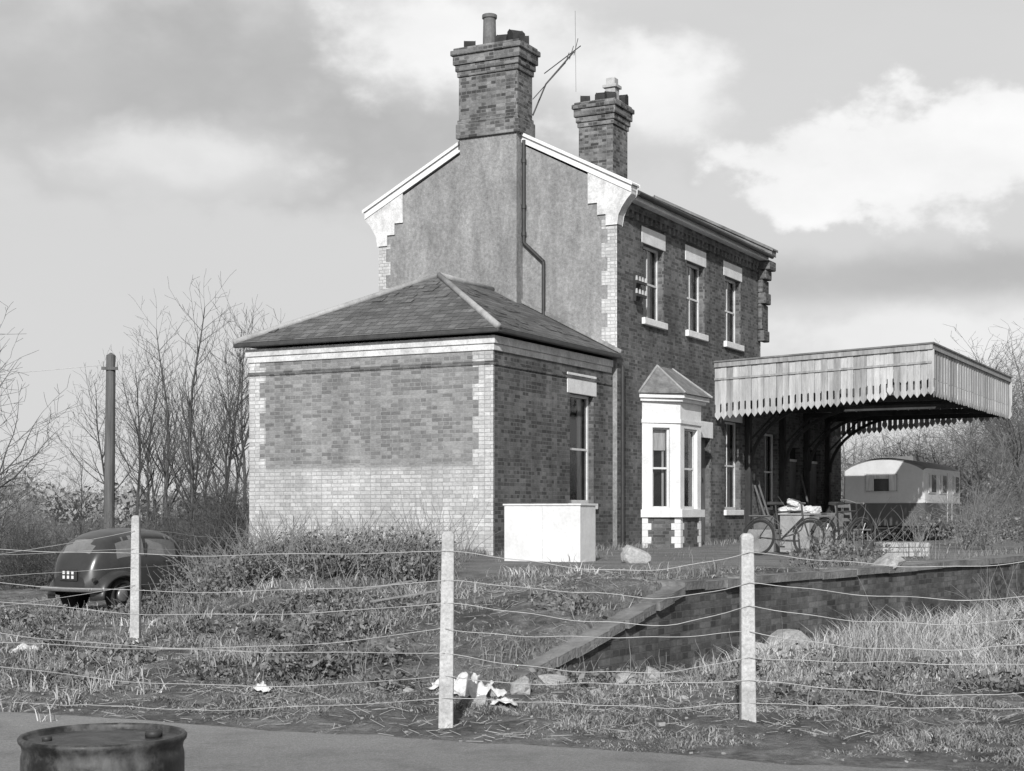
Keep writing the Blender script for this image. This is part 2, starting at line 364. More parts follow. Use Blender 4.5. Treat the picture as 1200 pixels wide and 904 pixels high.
def window(parent,T,a,c,e,g,depth=.12,bars=True,curt=.22,name='sash_window',fw=.055,blind=0):
    m=MB(); y0=depth-.02; y1=depth+.05; mid=e+(g-e)*.5
    m.box(a,a+fw,y0,y1,e,g,0,T); m.box(c-fw,c,y0,y1,e,g,0,T); m.box(a+fw,c-fw,y0,y1,g-fw,g,0,T); m.box(a+fw,c-fw,y0,y1,e,e+fw*1.3,0,T)
    m.box(a+fw,c-fw,y0+.01,y1-.005,mid-.022,mid+.022,0,T)
    if bars:
        cx=(a+c)/2
        m.box(cx-.011,cx+.011,y0+.015,y1-.01,e+fw*1.3,mid-.022,0,T); m.box(cx-.011,cx+.011,y0+.015,y1-.01,mid+.022,g-fw,0,T)
    gy=y0+.03
    m.quad([(a+fw,gy,e+fw),(c-fw,gy,e+fw),(c-fw,gy,g-fw),(a+fw,gy,g-fw)],1,T)
    if curt:
        w=(c-a)
        for (p,q) in ((a+fw,a+fw+w*curt),(c-fw-w*curt,c-fw)):
            k=7; pts=[]
            for i in range(k):
                x=p+(q-p)*i/(k-1); yy=y1+.06+(.03 if i%2 else 0); pts.append((x,yy))
            for i in range(k-1):
                m.quad([(pts[i][0],pts[i][1],e+.05),(pts[i+1][0],pts[i+1][1],e+.05),(pts[i+1][0],pts[i+1][1],g-.03),(pts[i][0],pts[i][1],g-.03)],2,T)
    if blind: m.quad([(a+fw,y1+.04,g-blind),(c-fw,y1+.04,g-blind),(c-fw,y1+.04,g-.02),(a+fw,y1+.04,g-.02)],2,T)
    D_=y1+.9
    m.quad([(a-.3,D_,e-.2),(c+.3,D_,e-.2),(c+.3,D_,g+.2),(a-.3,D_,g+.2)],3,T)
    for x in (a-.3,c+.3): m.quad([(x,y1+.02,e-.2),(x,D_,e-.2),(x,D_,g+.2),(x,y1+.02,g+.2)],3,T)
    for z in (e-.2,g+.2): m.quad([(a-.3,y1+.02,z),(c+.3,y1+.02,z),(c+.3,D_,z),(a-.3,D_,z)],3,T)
    m.obj(name,[M['sash'],M['glass'],M['curtain'],M['dark']],parent)
AX,AY,AH=5.38,5.51,3.97
ID=Matrix.Identity(4)
m=MB()
G=frame(0,AY,0,-1)
wallpanel(m,G,AY,-1.3,AH,(),.1,0)
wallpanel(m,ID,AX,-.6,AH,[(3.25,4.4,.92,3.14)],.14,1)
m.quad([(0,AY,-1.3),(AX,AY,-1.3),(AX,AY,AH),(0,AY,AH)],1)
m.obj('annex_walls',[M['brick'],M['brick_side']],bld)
window(bld,ID,3.25,4.4,.92,3.14,.14,bars=False,curt=.2)
tr=MB()
tr.box(3.12,4.53,-.012,.08,3.142,3.56,0); tr.box(3.17,4.48,-.07,.1,.80,.918,0)
ups=[(6.82,8.02),(9.47,10.67),(12.12,13.32)]
for a,c in ups:
    tr.box(a-.10,c+.10,-.112,-.02,6.702,7.07,0); tr.box(a-.08,c+.08,-.18,0,4.90,5.048,0)
tr.box(11.99,13.45,-.112,-.02,3.052,3.42,0); tr.box(12.05,13.4,-.17,0,.66,.798,0)
tr.box(10.05,11.25,-.112,-.02,2.552,2.95,0)
tr.obj('lintels_and_sills',[M['stone']],bld,bevel=.012)
fr=MB()
fr.box(-.03,AX-.1,-.03,AY+.03,3.70,3.82,0); fr.box(-.06,AX-.1,-.06,AY+.06,3.822,3.97,0)
fr.obj('annex_frieze_board',[M['whitedirty']],bld,bevel=.01)
bb=MB(); bb.box(-.02,AX-.1,-.02,AY+.02,3.44,3.51,0); bb.obj('annex_string_course',[M['brick_side']],bld)
gu=MB(); e=.20
gu.box(-e-.03,-e+.06,-e-.03,AY+e+.03,4.0,4.085,0); gu.box(-e+.062,AX-.1,-e-.03,-e+.06,4.0,4.085,0)
gu.obj('annex_gutter',[M['gutter']],bld,bevel=.02)
ez,rz_=4.09,5.62; ym=AY/2; e=.22
rf=MB()
A0=(-e,-e,ez);A1=(-e,AY+e,ez);A2=(AX-.002,-e,ez);A3=(AX-.002,AY+e,ez);R0=(2.75,ym,rz_);R1=(AX-.002,ym,rz_)
for p in ([A0,R0,A1],[A0,A2,R1,R0],[A1,R0,R1,A3]): rf.quad(p,0)
rf.quad([(-e,-e,ez-.04),(AX-.01,-e,ez-.04),(AX-.01,AY+e,ez-.04),(-e,AY+e,ez-.04)],0)
for k in range(45):
    s_=random.uniform(.05,.85)
    if random.random()<.5:
        yy=-e+(ym+e)*s_; x=random.uniform(-e+(2.75+e)*s_+.1,AX-.5); zz=ez+(rz_-ez)*s_+.008; sl_=(rz_-ez)/(ym+e)
        rf.prism([(x,yy,zz),(x+.26,yy,zz),(x+.26,yy+.16,zz+.16*sl_+.004),(x,yy+.16,zz+.16*sl_+.004)],(0,0,.01),0)
    else:
        xx=-e+(2.75+e)*s_; hw_=(ym+e)*(1-s_)-.2; y=ym+random.uniform(-1,1)*hw_; zz=ez+(rz_-ez)*s_+.008; sl_=(rz_-ez)/(2.75+e)
        rf.prism([(xx,y,zz),(xx,y+.24,zz),(xx+.16,y+.24,zz+.16*sl_+.004),(xx+.16,y,zz+.16*sl_+.004)],(0,0,.01),0)
rf.obj('annex_slate_roof',[M['slate']],bld)
hp=MB()
for p,q in ((A0,R0),(A1,R0),(R0,R1)):
    p=Vector(p);q=Vector(q); hp.tube(p+Vector((0,0,.015)),q+Vector((0,0,.015)),.065,.065,8)
hp.obj('annex_lead_hips',[M['lead']],bld,True)
fl=MB()
for p,q in ((R1,A2),(R1,A3)):
    p=Vector(p)+Vector((-.03,0,.06)); q=Vector(q)+Vector((-.03,0,.06)); fl.tube(p,q,.05,.05,4)
fl.obj('lead_flashing',[M['render']],bld)
def quoins(name,cx,cy,sx,sy,z0,z1,step=.3,mat='quoin',wl=.34,ws=.22,xface=True,yface=True):
    q=MB(); z=z0; i=0; pr=.004
    while z<z1-.05:
        zt=min(z+step,z1); L1,L2=(wl,ws) if i%2 else (ws,wl)
        if xface: q.box(cx-sx*pr,cx+sx*.05,min(cy,cy+sy*L1),max(cy,cy+sy*L1),z,zt,0)
        if yface: q.box(min(cx+sx*.001,cx+sx*L2),max(cx+sx*.001,cx+sx*L2),cy-sy*pr,cy+sy*.05,z,zt,0)
        z=zt; i+=1
    q.obj(name,[M[mat]],bld)
quoins('annex_quoins_near',0,0,1,1,-.5,3.69,yface=False,wl=.43,ws=.30)
quoins('annex_quoins_far',0,AY,1,-1,-1.2,3.69,yface=False,wl=.40,ws=.26)
# main block
X0,X1,Y0,Y1=5.38,14.94,-.1,5.9; YM=2.9; AP=9.30; SL=.51
def ry(y): return AP-SL*abs(y-YM)
WH=ry(Y0)-.12
m=MB()
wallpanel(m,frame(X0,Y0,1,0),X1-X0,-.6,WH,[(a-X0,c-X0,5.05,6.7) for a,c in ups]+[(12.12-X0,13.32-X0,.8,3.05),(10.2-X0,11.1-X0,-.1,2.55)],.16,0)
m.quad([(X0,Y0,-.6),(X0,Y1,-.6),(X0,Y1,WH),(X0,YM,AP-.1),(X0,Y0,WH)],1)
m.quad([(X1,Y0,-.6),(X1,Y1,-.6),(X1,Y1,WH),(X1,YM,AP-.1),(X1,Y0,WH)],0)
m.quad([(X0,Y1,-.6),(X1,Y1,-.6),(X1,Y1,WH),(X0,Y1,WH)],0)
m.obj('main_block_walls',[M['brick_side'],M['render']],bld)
F1=frame(0,Y0,1,0)
for i,(a,c) in enumerate(ups): window(bld,F1,a,c,5.05,6.7,.16,curt=(.2,.16,.24)[i],blind=(0,.35,.2)[i])
window(bld,F1,12.12,13.32,.8,3.05,.16,curt=.15)
dm=MB(); dm.box(10.2,11.1,.04,.1,-.05,2.55,0); dm.obj('side_door',[M['door']],bld)
quoins('main_quoins',X0,Y0,1,1,4.1,7.0,wl=.36,ws=.22,yface=False)
quoins('main_quoins_rear',X0,Y1,1,-1,4.1,6.9,wl=.32,ws=.2,yface=False)
quoins('main_far_quoins',X1,Y0,-1,1,4.4,7.2,wl=.3,ws=.2,yface=False)
r=MB(); t=.09
r.prism([(X0+.1,-.42,ry(-.42)),(X1+.05,-.42,ry(-.42)),(X1+.05,YM,AP),(X0+.1,YM,AP)],(0,0,-t),0)
r.prism([(X0+.1,6.22,ry(6.22)),(X1+.05,6.22,ry(6.22)),(X1+.05,YM,AP),(X0+.1,YM,AP)],(0,0,-t),0)
for k in range(60):
    x=random.uniform(X0+.5,X1-.1); yy=-.45+random.choice((0,0,.3,.6))*random.uniform(.6,1.2)
    zz=ry(yy)+.01; L=.3
    r.prism([(x,yy,zz),(x+.24,yy,zz+.01),(x+.24,yy+L,zz+L*SL+.012),(x,yy+L,zz+L*SL+.012)],(0,0,.012),0)
r.obj('main_slate_roof',[M['slate']],bld)
rt=MB(); rt.tube((X0+.3,YM,AP+.03),(X1,YM,AP+.03),.09,.09,8); rt.obj('ridge_tiles',[M['slate']],bld)
def coping(name,xa,xb,mat,up=.10,th=.15):
    c=MB()
    for ye in (-.44,6.24):
        c.prism([(xa,ye,ry(ye)+up),(xa,YM,AP+up),(xa,YM,AP+up-th),(xa,ye,ry(ye)+up-th)],(xb-xa,0,0),0)
    for ye in (-.48,6.28):
        c.prism([(xa-.05,ye,ry(ye)+up+.05),(xa-.05,YM,AP+up+.05),(xa-.05,YM,AP+up+.002),(xa-.05,ye,ry(ye)+up+.002)],(xb-xa+.1,0,0),0)
    c.obj(name,[M[mat]],bld,bevel=.012)
coping('gable_coping',X0-.06,X0+.28,'white')
coping('far_gable_coping',X1-.1,X1+.25,'felt',up=.14)
kn=MB()
prof=[(-.44,7.60),(-.44,7.50),(-.34,7.40),(-.22,7.24),(-.14,7.08),(-.11,6.88),(.14,6.88),(.14,7.12),(.34,7.12),(.34,7.38),(.56,7.38),(.56,8.03),(.0,7.75)]
for mir in (0,1):
    P=[(X0-.04,(2*YM-y if mir else y),z) for y,z in prof]; kn.prism(P,(.3,0,0),0)
kn.obj('gable_kneelers',[M['whitedirty']],bld,bevel=.01)
kf=MB()
for i,(d,za,zb) in enumerate([(.34,7.2,7.45),(.24,6.95,7.2),(.14,6.6,6.95),(.22,6.3,6.6),(.12,5.6,6.3),(.18,5.3,5.6)]):
    kf.box(X1-.25,X1+.3-(i%2)*.06,-.1-d,-.102,za,zb-.004,0)
kf.obj('far_kneeler_corbels',[M['brick_side']],bld,bevel=.03)
co=MB()
co.box(X0+.3,X1-.3,Y0-.08,Y0-.002,7.28,7.44,0)
x=X0+.35
while x<X1-.4: co.box(x,x+.13,Y0-.078,Y0-.004,7.12,7.278,0); x+=.27
co.obj('dentil_cornice',[M['brick_side']],bld)
c2=MB(); c2.box(X0+.3,X1-.1,Y0-.26,Y0-.002,7.442,7.55,0); c2.obj('eaves_fascia',[M['white']],bld)
c3=MB(); c3.tube((X0+.3,-.46,7.57),(X1-.1,-.46,7.54),.055,.055,8); c3.obj('eaves_gutter',[M['gutter']],bld)
def stack(name,x0,x1,y0,y1,z0,z1,mat='chbrick'):
    s=MB()
    def bx(g,a,c): s.box(x0-g,x1+g,y0-g,y1+g,a,c-.001,0)
    bx(.05,z0,z0+.33); bx(.025,z0+.33,z0+.42); bx(0,z0+.42,z1-.62)
    bx(.03,z1-.62,z1-.5); bx(.06,z1-.5,z1-.36); bx(.10,z1-.36,z1-.16); bx(.14,z1-.16,z1-.04); bx(.09,z1-.04,z1+.02)
    return s.obj(name,[M[mat]],bld,bevel=.02)
cb=MB(); cb.box(5.08,5.385,2.16,3.58,3.8,9.03,0); cb.obj('chimney_breast',[M['render']],bld,bevel=.01)
stack('chimney_stack_near',5.06,5.80,2.13,3.60,9.03,11.02)
stack('chimney_stack_rear',11.0,11.95,2.48,3.44,8.6,11.2)
pots=MB()
def pot(x,y,z,h,r,mi):
    T=Matrix.Translation((x,y,z)); pots.lathe([(r*1.12,0),(r*1.12,.05),(r*.98,.07),(r*.9,h-.1),(r*1.08,h-.09),(r*1.08,h-.01),(r*.8,h),(r*.75,h-.2)],16,mi,T)
pot(5.4,3.0,11.03,.78,.155,1)
def cow(x,y,z,mi=2,w=.15,h=.26,rot=.5):
    T=Matrix.Translation((x,y,z))@Matrix.Rotation(rot,4,'Z')
    pots.prism([(-w,-w,0),(w,-w,0),(w*.9,-w,h),(w*.2,-w,h*1.12),(-w*.9,-w,h*.7)],(0,2*w,0),mi,T)
cow(5.25,3.42,11.03,w=.13,h=.2);cow(5.3,2.62,11.03,w=.13,h=.24,rot=.2);cow(5.3,2.28,11.03,w=.15,h=.28,rot=.9);cow(5.65,2.3,11.03,w=.14,h=.26)
cow(11.15,3.32,11.21,w=.12,h=.2);cow(11.2,2.9,11.21,w=.13,h=.24,rot=.2);cow(11.8,2.6,11.21,w=.15,h=.28,rot=.1);cow(11.15,2.62,11.21,w=.13,h=.22,rot=.7)
for z0,z1,w in ((11.21,11.3,.2),(11.3,11.6,.14),(11.6,11.68,.19),(11.68,11.86,.12)): pots.box(11.45-w,11.45+w,2.7-w,2.7+w,z0+.001,z1,3)
pots.obj('chimney_pots',[M['clay'],M['clay'],M['soot'],M['claylight']],bld,bevel=.01)
ae=MB()
ae.path([(5.95,2.2,9.6),(6.1,1.95,10.3),(6.3,1.35,11.0)],.018,6)
ae.tube((5.75,2.1,9.9),(6.25,1.55,10.75),.01)
for k,(l) in enumerate((.28,.22,.18)): ae.tube((6.3-.02*k,1.35+.1*k,11.0-.1*k-l*.3),(6.3-.02*k,1.35+.1*k-.1,11.0-.1*k+l),.008)
ae.tube((6.12,2.0,10.55),(6.34,1.2,11.12),.012)
ae.tube((6.3,1.3,10.1),(6.3,1.32,11.9),.004)
ae.obj('tv_aerial',[M['pipe']],bld)
pp=MB()
pp.path([(5.32,2.10,8.9),(5.32,2.10,6.65),(5.32,1.62,6.2),(5.32,1.62,4.95)],.042,8)
for z in (8.4,7.4,6.8): pp.tube((5.32,2.1,z),(5.32,2.1,z+.09),.058,.058,8)
pp.path([(5.47,-.19,-.05),(5.47,-.19,3.85)],.045,8)
pp.obj('downpipes',[M['pipe']],bld)
ib=MB(); ib.box(6.25,6.31,-.26,-.1,5.35,5.95,0); ib.box(6.0,6.55,-.3,-.26,5.7,5.76,0); ib.box(6.0,6.55,-.3,-.26,5.42,5.48,0)
for x in (6.02,6.2,6.36,6.52):
    for z in (5.48,5.76): ib.tube((x,-.28,z),(x,-.28,z+.10),.03,.02,8,1)
ib.obj('insulator_bracket',[M['pipe'],M['claylight']],bld)
# bay window
pts=[(6.75,-.1),(7.4,-.75),(8.7,-.75),(9.35,-.1)]
bw1=MB(); 
def off(pts_,g):
    c=Vector((8.05,-.1)); out=[]
    for p in pts_:
        v=Vector(p)-c; out.append((c.x+v.x*(1+g/abs(v.x) if abs(v.x)>0 else 1),p[1] if p[1]>-.2 else p[1]-g))
    return out
for i in range(3):
    p,q=pts[i],pts[i+1]; T=frame(p[0],p[1],q[0]-p[0],q[1]-p[1]); w=math.hypot(q[0]-p[0],q[1]-p[1])
    mg=.25 if i!=1 else .24
    wallpanel(bw1,T,w,-.5,.62,(),.1,1); ops=[(mg,w-mg,.82,2.62)]
    wallpanel(bw1,T,w,.62,3.25,ops,.1,0)
    window(bld,T,mg,w-mg,.82,2.62,.1,bars=False,curt=.0 if i==1 else .18,name='bay_sash_window',fw=.04,blind=.5 if i==0 else 0)
    z=-.1;k=0
    while z<.6:
        L=.22 if k%2 else .14
        bw1.box(0.0,L,-.006,.02,z,z+.145,0,T); bw1.box(w-L,w,-.006,.02,z,z+.145,0,T); z+=.15;k+=1
def ring_prism(mb,g,z0,z1,mi):
    o=off(pts,g); o=[(o[0][0],-.05)]+o+[(o[-1][0],-.05)]
    mb.prism([(x,y,z0) for x,y in o],(0,0,z1-z0),mi)
ring_prism(bw1,.07,.63,.80,0); ring_prism(bw1,.03,2.72,2.80,0); ring_prism(bw1,.09,3.2,3.27,0); ring_prism(bw1,.15,3.272,3.36,0)
bw1.obj('bay_window_walls',[M['white'],M['brick_side']],bld)
br_=MB(); o=off(pts,.2); top=[(7.6,-.11,4.05),(8.5,-.11,4.05)]
br_.quad([(*o[0],3.37),(*o[1],3.37),top[0]],0); br_.quad([(*o[1],3.37),(*o[2],3.37),top[1],top[0]],0); br_.quad([(*o[2],3.37),(*o[3],3.37),top[1]],0)
br_.quad([(*o[0],3.365),(*o[1],3.365),(*o[2],3.365),(*o[3],3.365)],0)
br_.obj('bay_roof',[nmat('bay_roof_lead',.16,.5,5,.55,.3,20)],bld)
bh=MB()
for p,q in (((*o[1],3.38),top[0]),((*o[2],3.38),top[1]),((*o[0],3.38),top[0])): bh.tube(p,q,.03,.03,6)
bh.obj('bay_roof_hips',[M['lead']],bld)
# wing beyond
wg=MB(); WX=23.2
wallpanel(wg,frame(X1,Y0+.1,1,0),WX-X1,-.6,4.25,[(.6,1.75,.8,2.9),(2.9,3.9,-.06,2.6),(4.9,6.0,-.06,2.6)],.15,0)
wg.quad([(WX,0,-.6),(WX,5,-.6),(WX,5,4.25),(WX,0,4.25)],0); wg.quad([(X1,5,-.6),(WX,5,-.6),(WX,5,4.25),(X1,5,4.25)],0)
wg.quad([(X1,0,4.25),(WX,0,4.25),(WX,5,4.4),(X1,5,4.4)],1)
wg.obj('single_storey_wing',[M['brick_side'],M['slate']],bld)
Fw=frame(X1,0,1,0)
window(bld,Fw,.6,1.75,.8,2.9,.15,curt=.1)
dm=MB()
for a in (2.9,4.9):
    w=1.0 if a==2.9 else 1.1
    dm.box(a,a+w,.12,.17,-.05,2.2,0,Fw); dm.box(a,a+w,.1,.17,2.2,2.27,1,Fw); dm.box(a+.05,a+w-.05,.13,.15,2.27,2.6,2,Fw)
    for zz in (.2,1.2): dm.box(a+.12,a+w-.12,.105,.12,zz,zz+.8,0,Fw)
dm.obj('platform_doors',[M['door'],M['sash'],M['dark']],bld,bevel=.006)
# canopy
cx0,cx1=11.4,21.7; cy0,cy1=-.1,-5.38
def ctop(y): return 4.42+(4.62-4.42)*(y-cy0)/(cy1-cy0)
def cbot(y): return 3.02+(3.45-3.02)*(y-cy0)/(cy1-cy0)
cn=MB(); cs=MB()
ox0,ox1,oy0,oy1=12.0,16.6,-2.2,-5.0  # added opening in roof and soffit, lets sunlight through onto the caravan
def rpanel(mb,xa,xb,ya,yb,dz,t,mode):
    f=(lambda y:ctop(y)-.02) if mode==0 else (lambda y:4.02+.18*(y-cy0)/(cy1-cy0))
    mb.prism([(xa,ya,f(ya)),(xa,yb,f(yb)),(xb,yb,f(yb)),(xb,ya,f(ya))],(0,0,-t),0)
for mb,mode,t in ((cn,0,.06),(cs,1,.03)):
    rpanel(mb,cx0+.08,ox0,cy0,cy1+.08,0,t,mode); rpanel(mb,ox1,cx1-.08,cy0,cy1+.08,0,t,mode)
    rpanel(mb,ox0+.001,ox1-.001,cy0,oy0,0,t,mode); rpanel(mb,ox0+.001,ox1-.001,oy1,cy1+.08,0,t,mode)
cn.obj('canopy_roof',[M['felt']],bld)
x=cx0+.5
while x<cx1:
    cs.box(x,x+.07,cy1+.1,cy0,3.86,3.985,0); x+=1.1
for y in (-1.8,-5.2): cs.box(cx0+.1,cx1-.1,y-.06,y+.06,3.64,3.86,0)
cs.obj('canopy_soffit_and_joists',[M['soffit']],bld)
va=MB(); W=.158
def board(P,dirv,out,zt,zb,k):
    w=W-.006; o=Vector(out)*(.012 if k%2 else .0)+Vector(out)*random.uniform(0,.004)
    P=Vector(P)+o; d=Vector(dirv); dz=random.uniform(-.018,.018)
    def q(a,z): return P+d*a+Vector((0,0,z))
    zb+=dz
    if random.random()<.03: zb+=random.uniform(.03,.12)
    s_=.13
    pr=[q(0,zt),q(w,zt),q(w,zb+.40),q(w*(1-s_),zb+.38),q(w*(1-s_),zb+.20),q(w,zb+.17),q(w,zb+.10),q(w*.5,zb),q(0,zb+.10),q(0,zb+.17),q(w*s_,zb+.20),q(w*s_,zb+.38),q(0,zb+.40)]
    va.prism(pr,Vector(out)*-.022,random.choice((0,0,1,2)))
n=int((cy0-cy1)/W)
for xx,outx in ((cx0,-1),(cx1,1)):
    for i in range(n+1):
        y=cy0-i*W
        if y-W<cy1-.1: break
        board((xx,y,0),(0,-1,0),(outx,0,0),ctop(y)-.1,cbot(y),i)
i=0;x=cx0
while x<cx1-.1:
    board((x,cy1,0),(1,0,0),(0,-1,0),ctop(cy1)-.1,cbot(cy1),i); x+=W;i+=1
va.obj('canopy_valance_boards',[M['val1'],M['val2'],M['val3']],bld)
vm=MB()
for xa,xb in ((cx0-.06,cx0+.06),(cx1-.06,cx1+.06)):
    vm.prism([(xa,cy0,ctop(cy0)-.1),(xa,cy1-.06,ctop(cy1)-.1),(xa,cy1-.06,ctop(cy1)+.02),(xa,cy0,ctop(cy0)+.02)],(xb-xa,0,0),0)
    vm.prism([(xa-.03,cy0,ctop(cy0)+.022),(xa-.03,cy1-.09,ctop(cy1)+.022),(xa-.03,cy1-.09,ctop(cy1)+.06),(xa-.03,cy0,ctop(cy0)+.06)],(xb-xa+.06,0,0),1)
vm.box(cx0+.062,cx1-.062,cy1-.06,cy1+.05,ctop(cy1)-.1,ctop(cy1)+.02,0); vm.box(cx0+.1,cx1-.1,cy1-.09,cy1+.05,ctop(cy1)+.022,ctop(cy1)+.058,1)
vm.prism([(cx0-.04,cy0,ctop(cy0)-.42),(cx0-.04,cy1-.03,ctop(cy1)-.42),(cx0-.04,cy1-.03,ctop(cy1)-.37),(cx0-.04,cy0,ctop(cy0)-.37)],(.03,0,0),0)
vm.obj('canopy_edge_moulding',[M['val2'],M['felt']],bld)
bk=MB()
for x in (13.7,16.9,19.2,21.4):
    yw=-.12 if x<X1 else -.02
    bk.box(x-.07,x+.07,yw-.14,yw,-.05,3.6,0)
    prev=None
    for i in range(11):
        a=i/10*math.pi/2; y=yw-.14-(1-math.cos(a))*2.3; z=1.95+math.sin(a)*1.65; p=Vector((x,y,z))
        if prev: bk.tube(prev,p,.06,.06,4)
        prev=p
    bk.box(x-.06,x+.06,cy1+.2,yw,3.5,3.63,0)
    bk.tube((x,yw-.1,2.6),(x,yw-1.0,3.5),.035,.035,4)
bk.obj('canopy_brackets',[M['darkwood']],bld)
def W2(s,d): return (-.342+.463*s+.886*d, 28+.886*s-.463*d)
# ---------------------------------------------------------------- caravan
wx,wy=W2(17.1,4.0)
cv=empty('caravan',(wx,wy,PZ),TH)
CW,CL=2.26,4.7
P=[(0,.42),(0,1.05),(0,1.98)]
for i in range(1,12):
    t=i/12; P.append((CW*t,1.98+.30*math.sin(math.pi*t)**.75))
P+= [(CW,1.98),(CW,1.05),(CW,.42)]
nP=len(P)
cm=MB()
xs=[0,.04,.14,.3,CL-.3,CL-.14,CL-.04,CL]; ins=[.12,.05,.015,0,0,.015,.05,.12]
vs=[]
for x,i_ in zip(xs,ins):
    for y,z in P:
        yy=CW/2+(y-CW/2)*(1-i_*.5); zz=z if z<.5 else z-(i_*.5 if z>1.9 else 0); vs.append((x,yy,zz))
fs=[];ms=[]
for j in range(len(xs)-1):
    for k in range(nP-1):
        fs.append((j*nP+k,j*nP+k+1,(j+1)*nP+k+1,(j+1)*nP+k)); 
        z=(P[k][1]+P[k+1][1])/2; ms.append(1 if z<1.06 else (2 if (2<=k<nP-3) else 0))
cm.v+= [Vector(v) for v in vs]; cm.f+=[list(f) for f in fs]; cm.m+=ms
for j in (0,len(xs)-1):
    base=[vs[j*nP+k] for k in range(nP)]
    cm.quad([base[0],base[1],base[-2],base[-1]],1); cm.quad(base[1:-1],0)
cm.box(-.015,0.02,.06,CW-.06,1.035,1.065,3)
cm.box(.1,CL-.1,-.02,.0,1.035,1.07,3)
cm.box(-.02,.01,.72,1.65,1.32,1.86,3); cm.box(-.03,-.021,.76,1.61,1.36,1.82,4)
cm.box(-.034,-.031,.77,.98,1.37,1.81,5); cm.box(-.034,-.031,1.39,1.60,1.37,1.81,5); cm.box(-.034,-.031,.985,1.385,1.70,1.81,5)
for a,c in ((.35,1.25),(1.75,2.6),(3.5,4.3)):
    cm.box(a,c,-.02,.01,1.3,1.85,3); cm.box(a+.04,c-.04,-.028,-.021,1.34,1.81,4); cm.box(a+.05,a+.25,-.032,-.029,1.34,1.81,5)
cm.box(2.75,3.35,-.012,.01,1.08,1.9,0); cm.box(2.74,2.76,-.02,.0,.5,1.9,3); cm.box(3.34,3.36,-.02,.0,.5,1.9,3)
cm.box(1.75,CL-1.7,-.03,.02,.30,.42,1)
cm.box(1.6,3.0,.7,1.56,2.24,2.36,2)
cm.box(.1,CL-.1,.2,CW-.2,.30,.42,6)
for y in (.12,CW-.12):
    cm.tube((2.35,y-.08,.31),(2.35,y+.08,.31),.31,.31,20,6); cm.tube((2.35,y-.09,.31),(2.35,y+.09,.31),.16,.16,14,3)
for x,y in ((.2,.25),(.2,CW-.25),(CL-.2,.25),(CL-.2,CW-.25)): cm.tube((x,y,0),(x,y,.4),.03,.03,6,6)
cm.path([(0.1,.6,.36),(-.95,CW/2,.36)],.03,6,6); cm.path([(0.1,CW-.6,.36),(-.95,CW/2,.36)],.03,6,6); cm.tube((-.95,CW/2,0.02),(-.95,CW/2,.5),.03,.03,6,6)
cm.obj('caravan_body',[nmat('caravan_cream',.50,.08,2,.5,fine=.04),nmat('caravan_lower_paint',.085,.1,2,.4,fine=.05),nmat('caravan_roof',.16,.2,2,.7),nmat('caravan_trim',.45,.1,4,.4),
   nmat('caravan_glass',.03,.1,3,.08,spec=.8),M['curtain'],M['pipe']],cv,bevel=.008)
# ---------------------------------------------------------------- white box
bx=empty('white_storage_box',(1.084,24.4,PZ),TH)
m=MB(); m.box(0,.586,0,1.364,-.1,.90,0); m.box(-.02,.606,-.02,1.384,.902,.93,0)
m.box(-.006,0.0,.66,.675,-.05,.88,1)
m.obj('box_body',[nmat('white_painted_board',.60,.14,2,.5,fine=.08),M['whitedirty']],bx,bevel=.008)
# ---------------------------------------------------------------- oil drum
dr=empty('oil_drum',(-1.49,5.6,.006))
m=MB(); Rr=.29; hh=.735
prof=[(0.01,0.02),(Rr-.01,.02),(Rr,.0),(Rr+.006,.01),(Rr+.002,.03)]
for i in range(60):
    z=.03+(hh-.06)*i/59; g=0
    for c in (.25,.49): g+=.011*math.exp(-((z-c)/.012)**2)
    g-=.006*math.exp(-((z-(hh-.05))/.015)**2)
    prof.append((Rr+g,z))
prof+=[(Rr+.008,hh-.02),(Rr+.010,hh-.008),(Rr+.004,hh),(Rr-.006,hh),(Rr-.010,hh-.008),(Rr-.012,hh-.022),(Rr*.8,hh-.020),(Rr*.45,hh-.016),(.001,hh-.014)]
m.lathe(prof,64,0)
m.tube((.17,.06,hh-.02),(.17,.06,hh+.004),.032,.032,14,1); m.tube((-.19,-.05,hh-.02),(-.19,-.05,hh-.002),.018,.018,10,1)
b=NB('rusty_drum_paint'); n1=b.noise(5,9,.7); n2=b.noise(16,8,.7,(1,1,.4)); a=b.mr(n1,.42,.62,.008,.06,True); a=b.math('MULTIPLY',a,b.mr(n2,.3,.7,.4,1.9)); b.col(a)
b.p.inputs['Roughness'].default_value=.5; b.l.new(b.mr(n1,.4,.6,.32,.8),b.p.inputs['Roughness']); b.bump(b.noise(7,7,.6),.35,.015)
m.obj('drum_shell',[b.m,M['pipe']],dr,True)
# ---------------------------------------------------------------- fences
def post(parent,x,y,h=1.40,z=None,lean=(0,0),wd=.11):
    z=hz(x,y) if z is None else z
    m=MB(); a=wd/2; t=a*.80; dx,dy=lean
    m.add([(-a,-a,-.3),(a,-a,-.3),(a,a,-.3),(-a,a,-.3),(-t+dx,-t+dy,h-.02),(t+dx,-t+dy,h-.02),(t+dx,t+dy,h-.02),(-t+dx,t+dy,h-.02),(-t*.6+dx,-t*.6+dy,h),(t*.6+dx,-t*.6+dy,h),(t*.6+dx,t*.6+dy,h),(-t*.6+dx,t*.6+dy,h)],
      [(0,3,2,1),(0,1,5,4),(1,2,6,5),(2,3,7,6),(3,0,4,7),(4,5,9,8),(5,6,10,9),(6,7,11,10),(7,4,8,11),(8,9,10,11)])
    o=m.obj('concrete_fence_post',[M['concrete']],parent,bevel=.008); o.location=(x,y,z); return (x,y,z,h)
